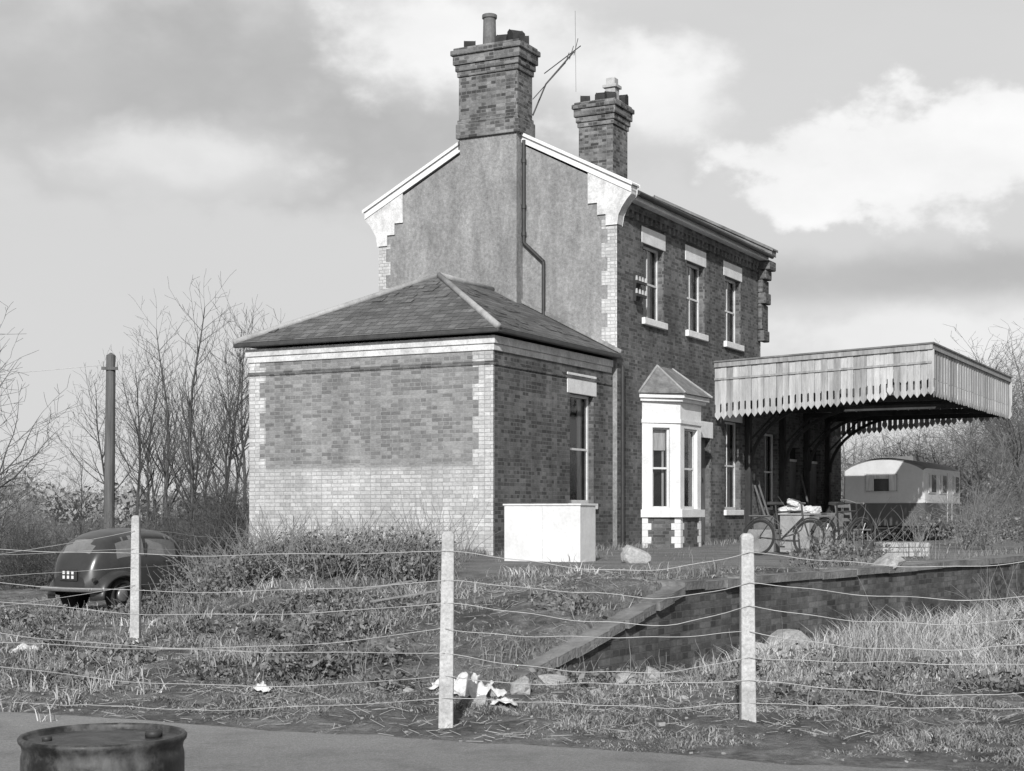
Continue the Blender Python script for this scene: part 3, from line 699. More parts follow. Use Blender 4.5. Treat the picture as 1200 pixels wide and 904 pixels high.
def wires(parent,posts,hs,sags,r=.0027):
    segs=[]
    for k,(p,q) in enumerate(zip(posts[:-1],posts[1:])):
        for j,hh_ in enumerate(hs):
            a=Vector((p[0],p[1]-.055,p[2]+hh_)); c=Vector((q[0],q[1]-.055,q[2]+hh_))
            sg=sags[k]*random.uniform(.1,1.9); ph=random.uniform(0,6); n=26; pts=[]
            skew=random.uniform(.6,1.6); kink=random.uniform(.2,.8); ka=random.uniform(-.03,.03)
            for i in range(n+1):
                t=i/n; v=a.lerp(c,t); tt=t**skew; v.z-=4*sg*tt*(1-tt); v.z+=.006*math.sin(t*23+ph)*min(1,6*t,6*(1-t))+ka*max(0,1-abs(t-kink)*5); v.z=max(v.z,hz(v.x,v.y)+.03) ; v.y+=.01*math.sin(t*9+ph); pts.append(v)
            for u,w_ in zip(pts[:-1],pts[1:]): segs.append((u,w_,r,r))
    segmesh('fence_wires',segs,4,[M['wire']],parent)
fn=empty('wire_fence')
PP=[post(fn,-5.1,12.6,1.38),post(fn,-.478,11.03,1.41,0.0,(.02,0)),post(fn,1.65,10.73,1.40,0.0,(-.01,0)),post(fn,3.9,10.4,1.4,0.0),post(fn,6.2,10.1,1.4,0.0)]
PP=[(p[0],p[1],p[2] if i==0 else 0.0,p[3]) for i,p in enumerate(PP)]
wires(fn,PP,[1.27,1.06,.90,.72,.54,.38,.22],[.14,.075,.06,.03])
f2=empty('wire_fence')
Q=[post(f2,-9.5,13.2,1.4),post(f2,-4.17,17,1.37,.14,(.01,0)),post(f2,-3.6,25,1.4,.10,wd=.12)]
wires(f2,Q,[1.2,1.0,.8,.6],[.16,.08])
# ---------------------------------------------------------------- telegraph pole
tp=empty('telegraph_pole',(-11.04,42,-.4)); tp.rotation_euler=(0,.012,0)
m=MB(); m.tube((0,0,-.2),(0,0,6.22),.16,.125,12,0); m.tube((0,0,6.22),(0,0,6.3),.13,.02,12,0)
m.box(-.22,.22,-.16,-.10,5.82,5.9,0)
for x in (-.19,.19): m.tube((x,-.13,5.9),(x,-.13,6.05),.04,.03,8,1)
m.obj('pole_and_arms',[M['pole'],M['claylight']],tp)
segs=[]
a=Vector((-.2,-.1,5.95)); c=Vector((-45,-4,5.4))
pts_=[a.lerp(c,i/20)-Vector((0,0,1.2*4*(i/20)*(1-i/20))) for i in range(21)]
segs+= [(u,v,.010,.010) for u,v in zip(pts_[:-1],pts_[1:])]
segmesh('line_wires',segs,3,[M['wire']],tp)
# ---------------------------------------------------------------- trees
def gen_tree(seed,H=8,r0=.11,maxlev=3,upright=.35,spread=(22,50),density=1.0,lowfrac=.12,minr=.005,stems=1,lean=.05,rad=.15,L1=(.22,.42),step=.36,n0=1.7):
    R=random.Random(seed); segs=[]
    def grow(p,d,L,r,lev):
        n=max(3,int(L/(step if lev<2 else .24))); n=min(n,26)
        for i in range(n):
            t=(i+1)/n; jit=.05 if lev==0 else .13
            d=(d+Vector((R.gauss(0,jit),R.gauss(0,jit),R.gauss(0,jit)*.5+upright*(.22 if lev else .1)))).normalized()
            q=p+d*(L/n); ra=r*(1-.85*(i/n)); rb=r*(1-.85*t); segs.append((tuple(p),tuple(q),max(ra,minr),max(rb,minr*.8)))
            if lev<maxlev and t>(lowfrac if lev==0 else .15):
                nc=density*(n0 if lev==0 else (1.15 if lev<3 else 1.0)); k=int(nc)+(R.random()<nc-int(nc))
                for _ in range(k):
                    ang=math.radians(R.uniform(*spread)); az=R.uniform(0,6.283); o=d.orthogonal().normalized(); o.rotate(Matrix.Rotation(az,3,d))
                    cd=(d*math.cos(ang)+o*math.sin(ang)); cd.z+=upright*.25; cd.normalize()
                    cl=L*R.uniform(*L1)*(1.25-t*.85) if lev==0 else L*R.uniform(.3,.6)*(1-t*.4)
                    if cl>.2: grow(q,cd,cl,rb*R.uniform(.4,.6),lev+1)
            p=q
    for s_ in range(stems):
        grow(Vector((R.gauss(0,rad)*(stems>1),R.gauss(0,rad)*(stems>1),-.1)),Vector((R.gauss(0,lean),R.gauss(0,lean),1)).normalized(),H*(1-.10*(s_%3)),r0*(1-.1*(s_%3)),0)
    return segs
tmesh=[]
for sd,kw in enumerate([dict(H=8.4,r0=.10,upright=.35,spread=(28,52),stems=1,lean=.04,lowfrac=.26,mt='bark'),
                        dict(H=7.8,r0=.075,upright=.32,spread=(25,50),stems=2,lean=.10,lowfrac=.30,mt='bark'),
                        dict(H=6.6,r0=.10,upright=.15,spread=(30,65),stems=1,lean=.05,L1=(.35,.6),mt='bark'),
                        dict(H=7.0,r0=.09,upright=.12,spread=(35,70),stems=2,lean=.15,L1=(.3,.55),mt='barkl'),
                        dict(H=8.0,r0=.09,upright=.30,spread=(25,55),stems=1,lean=.06,lowfrac=.35,L1=(.28,.5),mt='barkd')]):
    mt=kw.pop('mt'); segs=gen_tree(41+sd,maxlev=3,**kw)
    o=segmesh('tree_src',segs,3,[M[mt]]); me=o.data; bpy.data.objects.remove(o); tmesh.append(me)
shr=[]
for sd,mt in ((1,'barkd'),(2,'bark'),(3,'barkl'),(4,'barkl')):
    segs=gen_tree(70+sd,H=2.5,r0=.022,maxlev=2,upright=.08,spread=(30,75),stems=9,lean=.5,lowfrac=.1,rad=.35,L1=(.3,.6),step=.2,n0=1.3,minr=.004)
    o=segmesh('src',segs,3,[M[mt]]); shr.append(o.data); bpy.data.objects.remove(o)
def inst(me,x,y,s,name,parent=None,z=None,sx=1,rz=None,tilt=.05):
    o=bpy.data.objects.new(name,me); scene.collection.objects.link(o)
    o.location=(x,y,(hz(x,y) if z is None else z)); o.scale=(s*sx,s*sx,s); o.rotation_euler=(random.uniform(-tilt,tilt),random.uniform(-tilt,tilt),random.uniform(0,6.28) if rz is None else rz)
    if parent: o.parent=parent
    return o
def atpx(px,Y): return (px-600)/1800*Y
for i,px,Yd,s in ((0,222,44,.94),(4,250,46,.90),(0,196,47,.90),(1,272,43,.82),(4,160,45,.78),(1,182,50,.84),(0,288,50,.82),(4,140,54,.82),(2,-50,40,1.12),(3,-5,46,.8),(1,235,52,.9),(4,212,41,.6),(2,95,50,.55),(2,262,41,.55),(0,170,50,.8)):
    inst(tmesh[i],atpx(px,Yd),Yd,s,'bare_tree')
thk=empty('distant_trees')
for k in range(58):
    Yd=random.uniform(52,95); px=random.uniform(985,1420); s=random.uniform(.6,1.0)*(Yd/62)
    if px<1120: s*=.66
    else: s*=1.18
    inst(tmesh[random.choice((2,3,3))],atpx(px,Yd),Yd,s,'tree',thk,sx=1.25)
for k in range(16):
    Yd=random.uniform(60,85); px=random.uniform(-250,120); s=random.uniform(.3,.5)
    inst(tmesh[3],atpx(px,Yd),Yd,s,'tree',thk,sx=1.6)
hd=empty('hedgerow')
for k in range(60):
    Yd=random.uniform(36,50); px=random.uniform(-200,298); inst(shr[random.choice((0,1))],atpx(px,Yd),Yd,random.uniform(.7,1.1)*(1 if px>120 else .8),'shrub',hd,tilt=.15)
for k in range(80):
    Yd=random.uniform(46,75); px=random.uniform(1000,1450); inst(shr[random.choice((1,2,3))],atpx(px,Yd),Yd,random.uniform(.9,1.9)*Yd/60,'shrub',hd,tilt=.15)
# ---------------------------------------------------------------- leaf clouds
def cloud(name,blobs,size,mat,parent=None):
    Vs=[];
    for (cx,cy,cz,rx_,ry_,rz2,n) in blobs:
        d=rng.normal(size=(n,3)); d/=np.linalg.norm(d,axis=1,keepdims=True); rr=rng.uniform(.1,1,(n,1))**.5*rng.uniform(.6,1.25,(n,1))
        c=np.array([cx,cy,cz])+d*rr*np.array([rx_,ry_,rz2]); Vs.append(c)
    C=np.concatenate(Vs); n=len(C)
    a=rng.normal(size=(n,3)); a/=np.linalg.norm(a,axis=1,keepdims=True); b_=rng.normal(size=(n,3)); b_-= (b_*a).sum(1,keepdims=True)*a; b_/=np.linalg.norm(b_,axis=1,keepdims=True)
    s=size*rng.uniform(.4,1.4,(n,1))
    V=np.stack([C-a*s,C+b_*s*.55,C+a*s,C-b_*s*.55],axis=1).reshape(-1,3)
    return fast(name,V,np.arange(4*n).reshape(n,4),[mat],parent)
def stems_at(cx,cy,n,L,rad,segs,base=None,droop=.5,r=.005):
    for _ in range(n):
        x=cx+random.gauss(0,rad); y=cy+random.gauss(0,rad); z=hz(x,y) if base is None else base
        p=Vector((x,y,z)); d=Vector((random.gauss(0,.35),random.gauss(0,.35),1)).normalized(); l=L*random.uniform(.5,1.2); k=7
        for i in range(k):
            q=p+d*(l/k); segs.append((tuple(p),tuple(q),r*(1-i/k)+.002,r*(1-(i+1)/k)+.002)); p=q
            d=(d+Vector((random.gauss(0,.15),random.gauss(0,.15),-droop*random.uniform(0,.4)))).normalized()
bl=[]; segs=[]
for k in range(60):
    px=random.uniform(240,512); Yb=random.uniform(19.8,23.5); x=atpx(px,Yb); z=hz(x,Yb); h=random.uniform(.16,.40)*(1 if px>380 else .85)
    bl.append((x,Yb,z+h*.6,random.uniform(.3,.5),random.uniform(.3,.5),h,340)); stems_at(x,Yb,14,.8,.3,segs)
for px,Yb,h in ((205,24,.38),(225,23,.42),(243,22.5,.45),(185,24.5,.32),(160,24.5,.25),(120,23,.15),(60,22,.18),(20,21,.2)):
    x=atpx(px,Yb); bl.append((x,Yb,hz(x,Yb)+h*.6,.45,.45,h,420)); stems_at(x,Yb,22,h*2,.3,segs)
for k in range(44):
    px=random.choice((random.uniform(30,500),random.uniform(300,420))); Yb=random.uniform(13.2,18.5); x=atpx(px,Yb); z=hz(x,Yb); h=random.uniform(.05,.17)
    bl.append((x,Yb,z+h*.5,random.uniform(.2,.5),random.uniform(.2,.4),h,200)); stems_at(x,Yb,8,h*2.5,.2,segs,r=.003)
bro=empty('bramble_bush'); cloud('bramble_leaves',bl,.030,M['bramble'],bro)
for k in range(6): stems_at(atpx(495,24.5)+random.gauss(0,.3),24.5,9,1.1,.25,segs,droop=.1)
segmesh('bramble_stems',segs,3,[M['barkl']],bro)
bl=[]; segs=[]
for px,Yb,h,n in ((712,15.5,.12,120),(990,24,.4,260),(1000,21,.28,240),(1150,16,.22,220),(1080,14.3,.18,220),(1195,19,.35,240),(830,14,.10,120),(1180,13,.12,140),(985,12.3,.10,120),(665,13.4,.12,140),(640,14.2,.1,120),(1040,13.2,.14,160),(900,15.5,.2,160)):
    x=atpx(px,Yb)
    for j in range(5):
        xx=x+random.gauss(0,.35); yy=Yb+random.gauss(0,.35); bl.append((xx,yy,hz(xx,yy)+h*.5,.3,.3,h*random.uniform(.5,1),n//2))
    stems_at(x,Yb,22,h*2.8,.4,segs,r=.0035)
bo=empty('low_shrubs'); cloud('shrub_leaves',bl,.028,M['bramble'],bo)
bl=[]
for k in range(22):
    px=random.uniform(1130,1330); Yb=random.uniform(27,46); x=atpx(px,Yb)
    if x<float(xedge(Yb))+.3 and Yb<30: continue
    z=hz(x,Yb); inst(shr[random.choice((1,2,3))],x,Yb,random.uniform(.4,.75),'shrub',bo,tilt=.2)
    bl.append((x,Yb,z+.35,1.0,1.0,.5,260))
for px,Yb in ((1075,26),(1150,25),(1180,22.5)): stems_at(atpx(px,Yb),Yb,20,1.0,.25,segs,droop=.1)
segmesh('shrub_stems',segs,3,[M['barkl']],bo); cloud('tall_shrub_leaves',bl,.035,M['twigl'],bo)
bl=[]
for k in range(55):
    px=random.uniform(-180,296); Yb=random.uniform(38,56); x=atpx(px,Yb); h=random.uniform(.4,.95)*(1 if px>120 else .75)
    bl.append((x,Yb,hz(x,Yb)+h*.45,1.5,1.2,h,700))
cloud('hedge_foliage',bl,.05,M['twigs'],hd)
bl=[]
for k in range(50):
    px=random.uniform(990,1450); Yb=random.uniform(50,80); x=atpx(px,Yb); h=random.uniform(.8,2.0)*(Yb/60)
    bl.append((x,Yb,hz(x,Yb)+h*.45,2.2,1.8,h,700))
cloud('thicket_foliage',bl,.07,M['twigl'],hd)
bl=[]
for k in range(190):
    Yb=random.uniform(170,330); x=random.uniform(-.55,.6)*Yb; h=random.uniform(2.5,5.6)*(1+.2*math.sin(x*.05))
    bl.append((x,Yb,h*.5,h*1.1,h*.8,h*.75,420))
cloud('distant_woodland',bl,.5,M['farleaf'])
hx=np.linspace(-900,900,120); hy=np.linspace(380,1200,24); HX,HY=np.meshgrid(hx,hy)
HZ=(10+7*np.sin(HX*.006+1)+5*np.sin(HX*.017))*np.sin(np.clip((HY-380)/820,0,1)*math.pi)**.8*1.2-1.0
idx=np.arange(HX.size).reshape(HX.shape)
fast('hills',np.stack([HX,HY,HZ],-1),np.stack([idx[:-1,:-1],idx[:-1,1:],idx[1:,1:],idx[1:,:-1]],-1).reshape(-1,4),[nmat('hazy_hill_fields',.38,.3,.01,.95)],None,True)  # light grey tone carries painted atmospheric haze
# ---------------------------------------------------------------- grass
def inb(x,y):
    dx=x+.342; dy=y-28; s=.463*dx+.886*dy; t=-.886*dx+.463*dy
    return ((s>-.1)&(s<5.4)&(t>-.15)&(t<5.7))|((s>=5.3)&(s<23.4)&(t>-.2)&(t<6.1))
def blades(name,x,y,h,w,lean,mat,parent=None):
    n=len(x); z=Hf(x,y); az=rng.uniform(0,6.283,n); la=rng.uniform(0,6.283,n); L=lean*rng.uniform(.2,1.3,n)*h
    ax=np.cos(az)*w; ay=np.sin(az)*w; lx=np.cos(la)*L; ly=np.sin(la)*L
    P=np.stack([x,y,z-.02],-1); A=np.stack([ax,ay,0*ax],-1)
    m=P+np.stack([lx*.35,ly*.35,h*.6],-1); t=P+np.stack([lx,ly,h*np.sqrt(np.maximum(.15,1-(lean*.6)**2*np.ones(n)))],-1)
    V=np.stack([P-A,P+A,m+A*.7,m-A*.7,t],axis=1).reshape(-1,3)
    b0=(np.arange(n)*5)[:,None]
    F=np.concatenate([b0+np.array([[0,1,2]]),b0+np.array([[0,2,3]]),b0+np.array([[3,2,4]])],0)
    return fast(name,V,F,[mat],parent)
def sample(n,y0,y1,r0=-.46,r1=.46,p=.9):
    t=rng.uniform(0,1,n); a=y0**(-p); b_=y1**(-p); y=(a+t*(b_-a))**(-1/p); x=rng.uniform(r0,r1,n)*y; return x,y
x,y=sample(300000,8.8,34)
xe=xedge(y); cl=wav(x,y,1.6,3)+.6*wav(x,y,.5,11)+.5*wav(x,y,.28,19)
U=rng.uniform(0,1,len(x))
ok=(y>yroad(x)+.08*rng.uniform(-1,2,len(x))+.1)&~inb(x,y)
platz=(y>20.3+1.3*wav(x,y,2,7))&(x>-.9+.5*wav(x,y,1.3,2))&(x<xe)
copz=(x>xe-np.where(y<16.6,.3,.52))&(x<xe+.02)&(y>14.4)
path=(np.abs(x-(xe-1.3-.25*wav(y,y*0,3.1)))<.55)&(y>13.5)&(y<23)
ok&=~platz&~(copz&(U<np.where(y<16.6,.45,.8)))&~(path&(U<.7))
thr=-.12+.16*(1-ss(0,3,y-yroad(x)))
ok&=~((cl<thr)&(rng.uniform(0,1,len(x))<.9))
x,y,xe,cl=x[ok],y[ok],xe[ok],cl[ok]
h=.03+.075*np.clip(cl+.2,0,1.3)*rng.uniform(.3,1.4,len(x)); 
h=np.where(x<xe-3.5,h*1.35,h); h=h*(.4+.6*ss(0,1.2,y-yroad(x)))
blades('grass',x,y,h,.0030+.00019*y,1.0,M['grass'])
x,y=sample(150000,11,34,-.05,.5,.8); xe=xedge(y); cl=wav(x,y,1.9,5)+.7*wav(x,y,.6,13)
pr=ss(-.35,.5,cl)
ok=(x>xe+.12)&(y>12.2+.6*wav(x,y,2))&(rng.uniform(0,1,len(x))<pr*ss(11.6,15.5,y)*.9*(.25+.75*ss(.3,1.2,x-xe))+.04)&(x>.6)
x,y,cl,xe=x[ok],y[ok],cl[ok],xe[ok]; h=(.09+.46*ss(13,18,y))*rng.uniform(.3,1.3,len(x))*(.7+.35*cl)*(.45+.55*ss(.2,1.4,x-xe))
drg=empty('dry_grass'); blades('trackbed_grass',x,y,h,.0026+.00018*y,.75,M['dry'],drg)
x,y=sample(60000,11.2,30,-.46,.2,.8); xe=xedge(y); cl=wav(x,y,1.1,8)+.7*wav(x,y,.4,15)
ok=(x<xe-1.9)&(cl>.35)&~inb(x,y)&~((y>20)&(x>-1.2)); x,y=x[ok],y[ok]
blades('bank_tufts',x,y,rng.uniform(.05,.22,len(x)),.003+.0002*y,.95,M['dry'],drg)
xs_=[];ys_=[]
for s0,s1,d in ((0,5.4,.12),(5.4,15,.22)):
    n=700; s=rng.uniform(s0,s1,n); dd=d+np.abs(rng.normal(0,.1,n)); xs_.append(-.342+.463*s+.886*dd); ys_.append(28+.886*s-.463*dd)
n=6000; t=rng.uniform(0,5.6,n); dd=.1+np.abs(rng.normal(0,.35,n)); xs_.append(-.342-.886*t-.463*dd); ys_.append(28+.463*t-.886*dd)
n=3500; yy=rng.uniform(14,45,n); k=wav(yy,yy*0,2.2); yy=yy[k>0]; xs_.append(xedge(yy)-np.where(yy<16.6,.33,.55)-np.abs(rng.normal(0,.15,len(yy)))); ys_.append(yy)
n=5000; yy=rng.uniform(21,36,n); xx=rng.uniform(0,1,n)*(xedge(yy)+.3)-.3; k=wav(xx,yy,1.2,6)>.42; k&=~inb(xx,yy); xs_.append(xx[k]); ys_.append(yy[k])
x=np.concatenate(xs_); y=np.concatenate(ys_); blades('wall_foot_tufts',x,y,rng.uniform(.04,.22,len(x)),np.full(len(x),.007),.6,M['grass'],drg)
segs=[]
for k in range(5000):
    Yd=random.uniform(10.2,19); x_=random.uniform(-.42,.42)*Yd
    if Yd<float(yroad(x_))+.15: continue
    z=hz(x_,Yd)+.012; L=random.uniform(.04,.16); a=random.uniform(0,6.28); x2=x_+math.cos(a)*L; y2=Yd+math.sin(a)*L
    segs.append(((x_,Yd,z),(x2,y2,hz(x2,y2)+random.uniform(.01,.05)),.0022,.0016))
segmesh('dead_stems',segs,3,[nmat('straw',.40,.3,3,.9)],drg)
# ---------------------------------------------------------------- rubble, litter
def lump(name,x,y,z,sx,sy,sz,mat,rot=(0,0,0),seed=0,n=2,jag=.25,parent=None):
    import bmesh
    R=random.Random(seed); bm=bmesh.new(); bmesh.ops.create_icosphere(bm,subdivisions=n,radius=1)
    for v in bm.verts:
        k=max(abs(v.co.x),abs(v.co.y),abs(v.co.z)); v.co=v.co.lerp(v.co/k,.75)*R.uniform(1-jag,1+jag)
    me=bpy.data.meshes.new(name); bm.to_mesh(me); bm.free(); me.materials.append(mat)
    o=bpy.data.objects.new(name,me); scene.collection.objects.link(o); o.location=(x,y,z); o.scale=(sx,sy,sz); o.rotation_euler=rot
    if parent: o.parent=parent
    return o
def sheetlit(name,px,Yd,w,h,seed,mat,parent=None):
    R=random.Random(seed); x0=atpx(px,Yd); nn=13; m=MB(); vs=[]
    z0=hz(x0,Yd); ph=[R.uniform(0,6) for _ in range(6)]
    for j in range(nn):
        for i in range(nn):
            u=i/(nn-1)-.5; v=j/(nn-1)-.5; rr=math.hypot(u,v)
            zz=h*(.75*math.cos(min(rr*2.4,1.5))+.35*math.sin(u*6+ph[0])*math.sin(v*5+ph[1])+.2*math.sin(u*14+ph[2]+v*9))
            vs.append((x0+u*w*(1+.25*math.sin(v*6+ph[4])),Yd+v*w*.8*(1+.3*math.sin(u*7+ph[5])),z0+.015+max(0,zz)+R.gauss(0,h*.06)))
    m.add(vs,[(j*nn+i,j*nn+i+1,(j+1)*nn+i+1,(j+1)*nn+i) for j in range(nn-1) for i in range(nn-1)])
    return m.obj(name,[mat],parent)
lit=empty('scattered_litter'); paper=nmat('dirty_paper',.50,.4,9,.9)
for k,(px,Yd,w,h) in enumerate(((546,12.3,.36,.15),(572,12.15,.24,.12),(520,12.5,.24,.07),(590,11.9,.18,.05),(30,16.3,.34,.10),(305,12.7,.16,.07),(690,13.6,.12,.04),(560,12.8,.22,.12))):
    sheetlit('crumpled_paper',px,Yd,w,h,k,paper,lit)
rub=empty('rubble'); rm=nmat('broken_concrete',.32,.35,5,.95,.5,30)
for k,(px,Yd,s) in enumerate(((916,18.6,.24),(935,18.2,.16),(560,11.9,.07),(585,11.7,.06),(610,12.5,.09),(650,13.0,.10),(735,13.6,.10),(665,14.2,.09),(890,17.9,.12),(1005,19.5,.2),(1035,22,.22),(770,14.8,.1),(700,12.4,.05),(1140,13.2,.06),(800,12.3,.04),(965,13.1,.05),(480,12.8,.04))):
    x_=atpx(px,Yd); lump('broken_block',x_,Yd,hz(x_,Yd)+s*.3,s*1.3,s,s*.6,rm,(random.uniform(-.6,.6),random.uniform(-.6,.6),random.uniform(0,3)),k,2,.12,rub)
o=lump('stone_slab',1.93,24.0,PZ+.09,.22,.14,.14,nmat('pale_stone',.36,.3,5,.9,.3,20),(.2,.35,.3),44,3,.04)
m=MB(); 
for k in range(900):
    Yd=random.uniform(9.4,18); x_=random.uniform(-.4,.4)*Yd
    if Yd<float(yroad(x_)): 
        if random.random()<.7: continue
    z=hz(x_,Yd); r_=random.uniform(.004,.013)*(1+(random.random()<.05)*1.3)
    T=Matrix.Translation((x_,Yd,z+r_*.3))@Matrix.Rotation(random.uniform(0,3),4,'Z')@Matrix.Rotation(random.uniform(-.5,.5),4,'X')
    m.prism([(-r_,-r_*.7,-r_*.5),(r_*.8,-r_,-r_*.5),(r_,r_*.6,-r_*.5),(-r_*.6,r_,-r_*.5)],(r_*.1,0,r_),0,T)
m.obj('loose_stones',[nmat('grit',.24,.4,5,.95)])
fw=empty('broken_wooden_crate',(atpx(462,17),17,hz(atpx(462,17),17)),.5)
m=MB()
for i in range(5): m.tube((-.3+.14*i,-.25,.05+.03*i),(-.22+.14*i,.3,.18+.04*i),.011,.011,4)
m.tube((-.38,-.2,.1),(.42,-.25,.2),.014,.014,4); m.tube((-.3,.28,.2),(.4,.25,.30),.014,.014,4); m.tube((.4,-.25,0),(.45,-.22,.42),.014,.014,4)
m.obj('slats',[nmat('weathered_wood',.2,.3,5,.9)],fw)
# ---------------------------------------------------------------- bicycles
def bicycle(x,y,z,rz,lean=.12):
    e=empty('bicycle',(x,y,z),rz); e.rotation_euler=(lean,0,rz); m=MB(); R=.335
    for cx_ in (0,1.05):
        m.ring((cx_,0,R),(0,1,0),R-.02,.022,30,0); m.ring((cx_,0,R),(0,1,0),R-.045,.010,30,0)
        m.tube((cx_,-.04,R),(cx_,.04,R),.025,.025,8,1)
        for k in range(16):
            a=k*math.pi/8; m.tube((cx_,0.02*(-1)**k,R),(cx_+math.cos(a)*(R-.04),0,R+math.sin(a)*(R-.04)),.0022,.0022,3,1)
    bb_=(.46,0,.29); st=(.32,0,.80); hd_=(.86,0,.82); hb=(.89,0,.70)
    for a,c,r_ in ((bb_,st,.018),(st,hd_,.017),(bb_,hb,.019),((0,.0,R),st,.011),((0,0,R),bb_,.012),(hb,(1.05,0,R),.015),(hb,(.83,0,.97),.018),(st,(.29,0,.93),.013)): m.tube(a,c,r_,r_,8,2)
    m.path([(.70,-.27,.99),(.78,-.22,1.0),(.84,-.08,.98),(.83,0,.97),(.84,.08,.98),(.78,.22,1.0),(.70,.27,.99)],.013,6,1)
    m.prism([(.16,-.09,.93),(.16,.09,.93),(.32,.03,.94),(.46,.015,.94),(.46,-.015,.94),(.32,-.03,.94)],(0,0,.05),3)
    m.ring(bb_,(0,1,0),.09,.008,20,1,); m.tube(bb_,(.55,-.07,.16),.009,.009,6,1); m.tube(bb_,(.37,.07,.42),.009,.009,6,1)
    m.box(.52,.60,-.12,-.06,.145,.17,3); m.box(.32,.40,.06,.12,.41,.435,3)
    for cx_ in (0,1.05):
        pr=[(cx_+math.cos(a)*(R+.025),0,R+math.sin(a)*(R+.025)) for a in [math.radians(t) for t in range(20,170,12)]]; m.path(pr,.016,5,2)
    m.box(-.22,.2,-.07,.07,.72,.735,1)
    m.obj('bicycle_frame',[M['pipe'],M['steel'],nmat('bicycle_enamel',.04,.2,5,.35),M['darkwood']],e)
bicycle(atpx(888,28.2),28.2,PZ,math.radians(-42),-.15)
bicycle(atpx(962,28.2),28.2,PZ,math.radians(38),.14)
tb=empty('cupboard',(atpx(937,29.0),29.0,PZ),TH-.15)
m=MB(); m.box(-.22,.22,-.3,.3,.04,.74,0); m.box(-.25,.25,-.33,.33,.742,.77,0)
for y in (-.15,.15): m.box(-.232,-.222,y-.13,y+.13,.1,.68,0)
m.obj('cupboard_body',[nmat('grey_painted_wood',.28,.2,4,.7)],tb,bevel=.012)
for k,(px,s,z) in enumerate(((922,.10,.84),(934,.13,.86),(946,.09,.83),(928,.08,.97),(955,.10,.83))): lump('cloth_bundle',atpx(px,29.0),29.0+random.uniform(-.1,.1),PZ+z,s*1.4,s,s*.7,M['whitedirty'],(0,random.uniform(-.4,.4),k),60+k,3,.07)
cr=empty('wooden_crates',(atpx(1056,27.2),27.2,PZ),.15)
m=MB()
for (x0,x1,y0,y1,z1) in ((-.42,.05,-.2,.2,.24),(.08,.45,-.18,.2,.28)):
    for z in np.arange(0.01,z1-.05,.085):
        m.box(x0,x1,y0,y0+.015,z,z+.075,0); m.box(x0,x1,y1-.015,y1,z,z+.075,0); m.box(x0,x0+.015,y0+.016,y1-.016,z,z+.075,0); m.box(x1-.015,x1,y0+.016,y1-.016,z,z+.075,0)
    m.box(x0+.016,x1-.016,y0+.016,y1-.016,.01,z1*.8,1)
m.obj('crate_slats',[nmat('pale_crate_wood',.34,.25,4,.8),M['darkwood']],cr,bevel=.004)
ch=empty('garden_chair',(atpx(1000,29),29,PZ),.6)
m=MB()
for x_,y_ in ((-.2,-.2),(.2,-.2),(-.2,.2),(.2,.2)): m.tube((x_,y_,0),(x_*.9,y_*.9,.45),.017,.017,6)
m.box(-.23,.23,-.23,.23,.45,.48,0)
for x_ in (-.19,.19): m.tube((x_,.21,.48),(x_,.28,.95),.017,.017,6)
for z in (.62,.74,.88): m.box(-.2,.2,.23+(z-.48)*.1,.25+(z-.48)*.1,z,z+.06,0)
m.obj('chair_frame',[M['door']],ch)
bkt=empty('bucket',(atpx(1018,28),28,PZ)); m=MB(); m.lathe([(.001,.01),(.10,.01),(.14,.28),(.15,.285),(.135,.28),(.095,.03),(.001,.03)],18,0); m.ring((0,0,.27),(1,.3,.6),.14,.005,20,0); m.obj('bucket_shell',[M['steel']],bkt,True)
pl=empty('potted_plant',(atpx(1077,27.6),27.6,PZ))
m=MB(); m.lathe([(.001,.01),(.09,.01),(.12,.22),(.135,.22),(.135,.26),(.11,.26),(.10,.2),(.001,.2)],16,0); m.obj('flower_pot',[M['clay']],pl,True)
segs=[]
for k in range(30):
    p=Vector((0,0,.2)); d=Vector((random.gauss(0,.35),random.gauss(0,.35),1)).normalized()
    for i in range(6):
        q=p+d*.1; segs.append((tuple(p),tuple(q),.004,.003)); p=q; d=(d+Vector((random.gauss(0,.2),random.gauss(0,.2),0))).normalized()
segmesh('stems',segs,3,[M['barkl']],pl); cloud('leaves',[(0,0,.5,.22,.22,.28,120)],.025,M['bramble'],pl)
def boxes(px,Y_,lst,rz):
    jk=empty('stacked_boxes',(atpx(px,Y_),Y_,PZ),rz); m=MB()
    for k,(x0,x1,y0,y1,z0,z1,r_) in enumerate(lst): m.box(x0,x1,y0,y1,z0+.001*k,z1,k%2,Matrix.Rotation(r_,4,'Z'))
    m.obj('boxes',[nmat('old_box_card',.22,.3,4,.9),nmat('old_box_dark',.11,.3,4,.9)],jk,bevel=.01)
boxes(896,30.6,[(-.2,.25,-.25,.3,0,.45,0),(-.15,.2,-.2,.2,.452,.72,.2)],TH)
boxes(975,30.4,[(-.3,.2,-.2,.25,0,.5,0),(-.2,.15,-.15,.2,.505,.78,.4),(-.5,-.32,-.2,.1,0,.3,.1)],TH+.3)
lp=empty('leaning_planks',(0,0,0)); m=MB()
for k,(s,d) in enumerate(((14.2,.35),(14.35,.4),(18.3,.3))):
    x_,y_=W2(s,d+.35); x2,y2=W2(s+.1,.15); m.tube((x_,y_,PZ),(x2,y2,PZ+1.5+.2*k),.035,.035,4)
m.obj('planks',[nmat('grey_plank',.10,.3,4,.9)],lp)
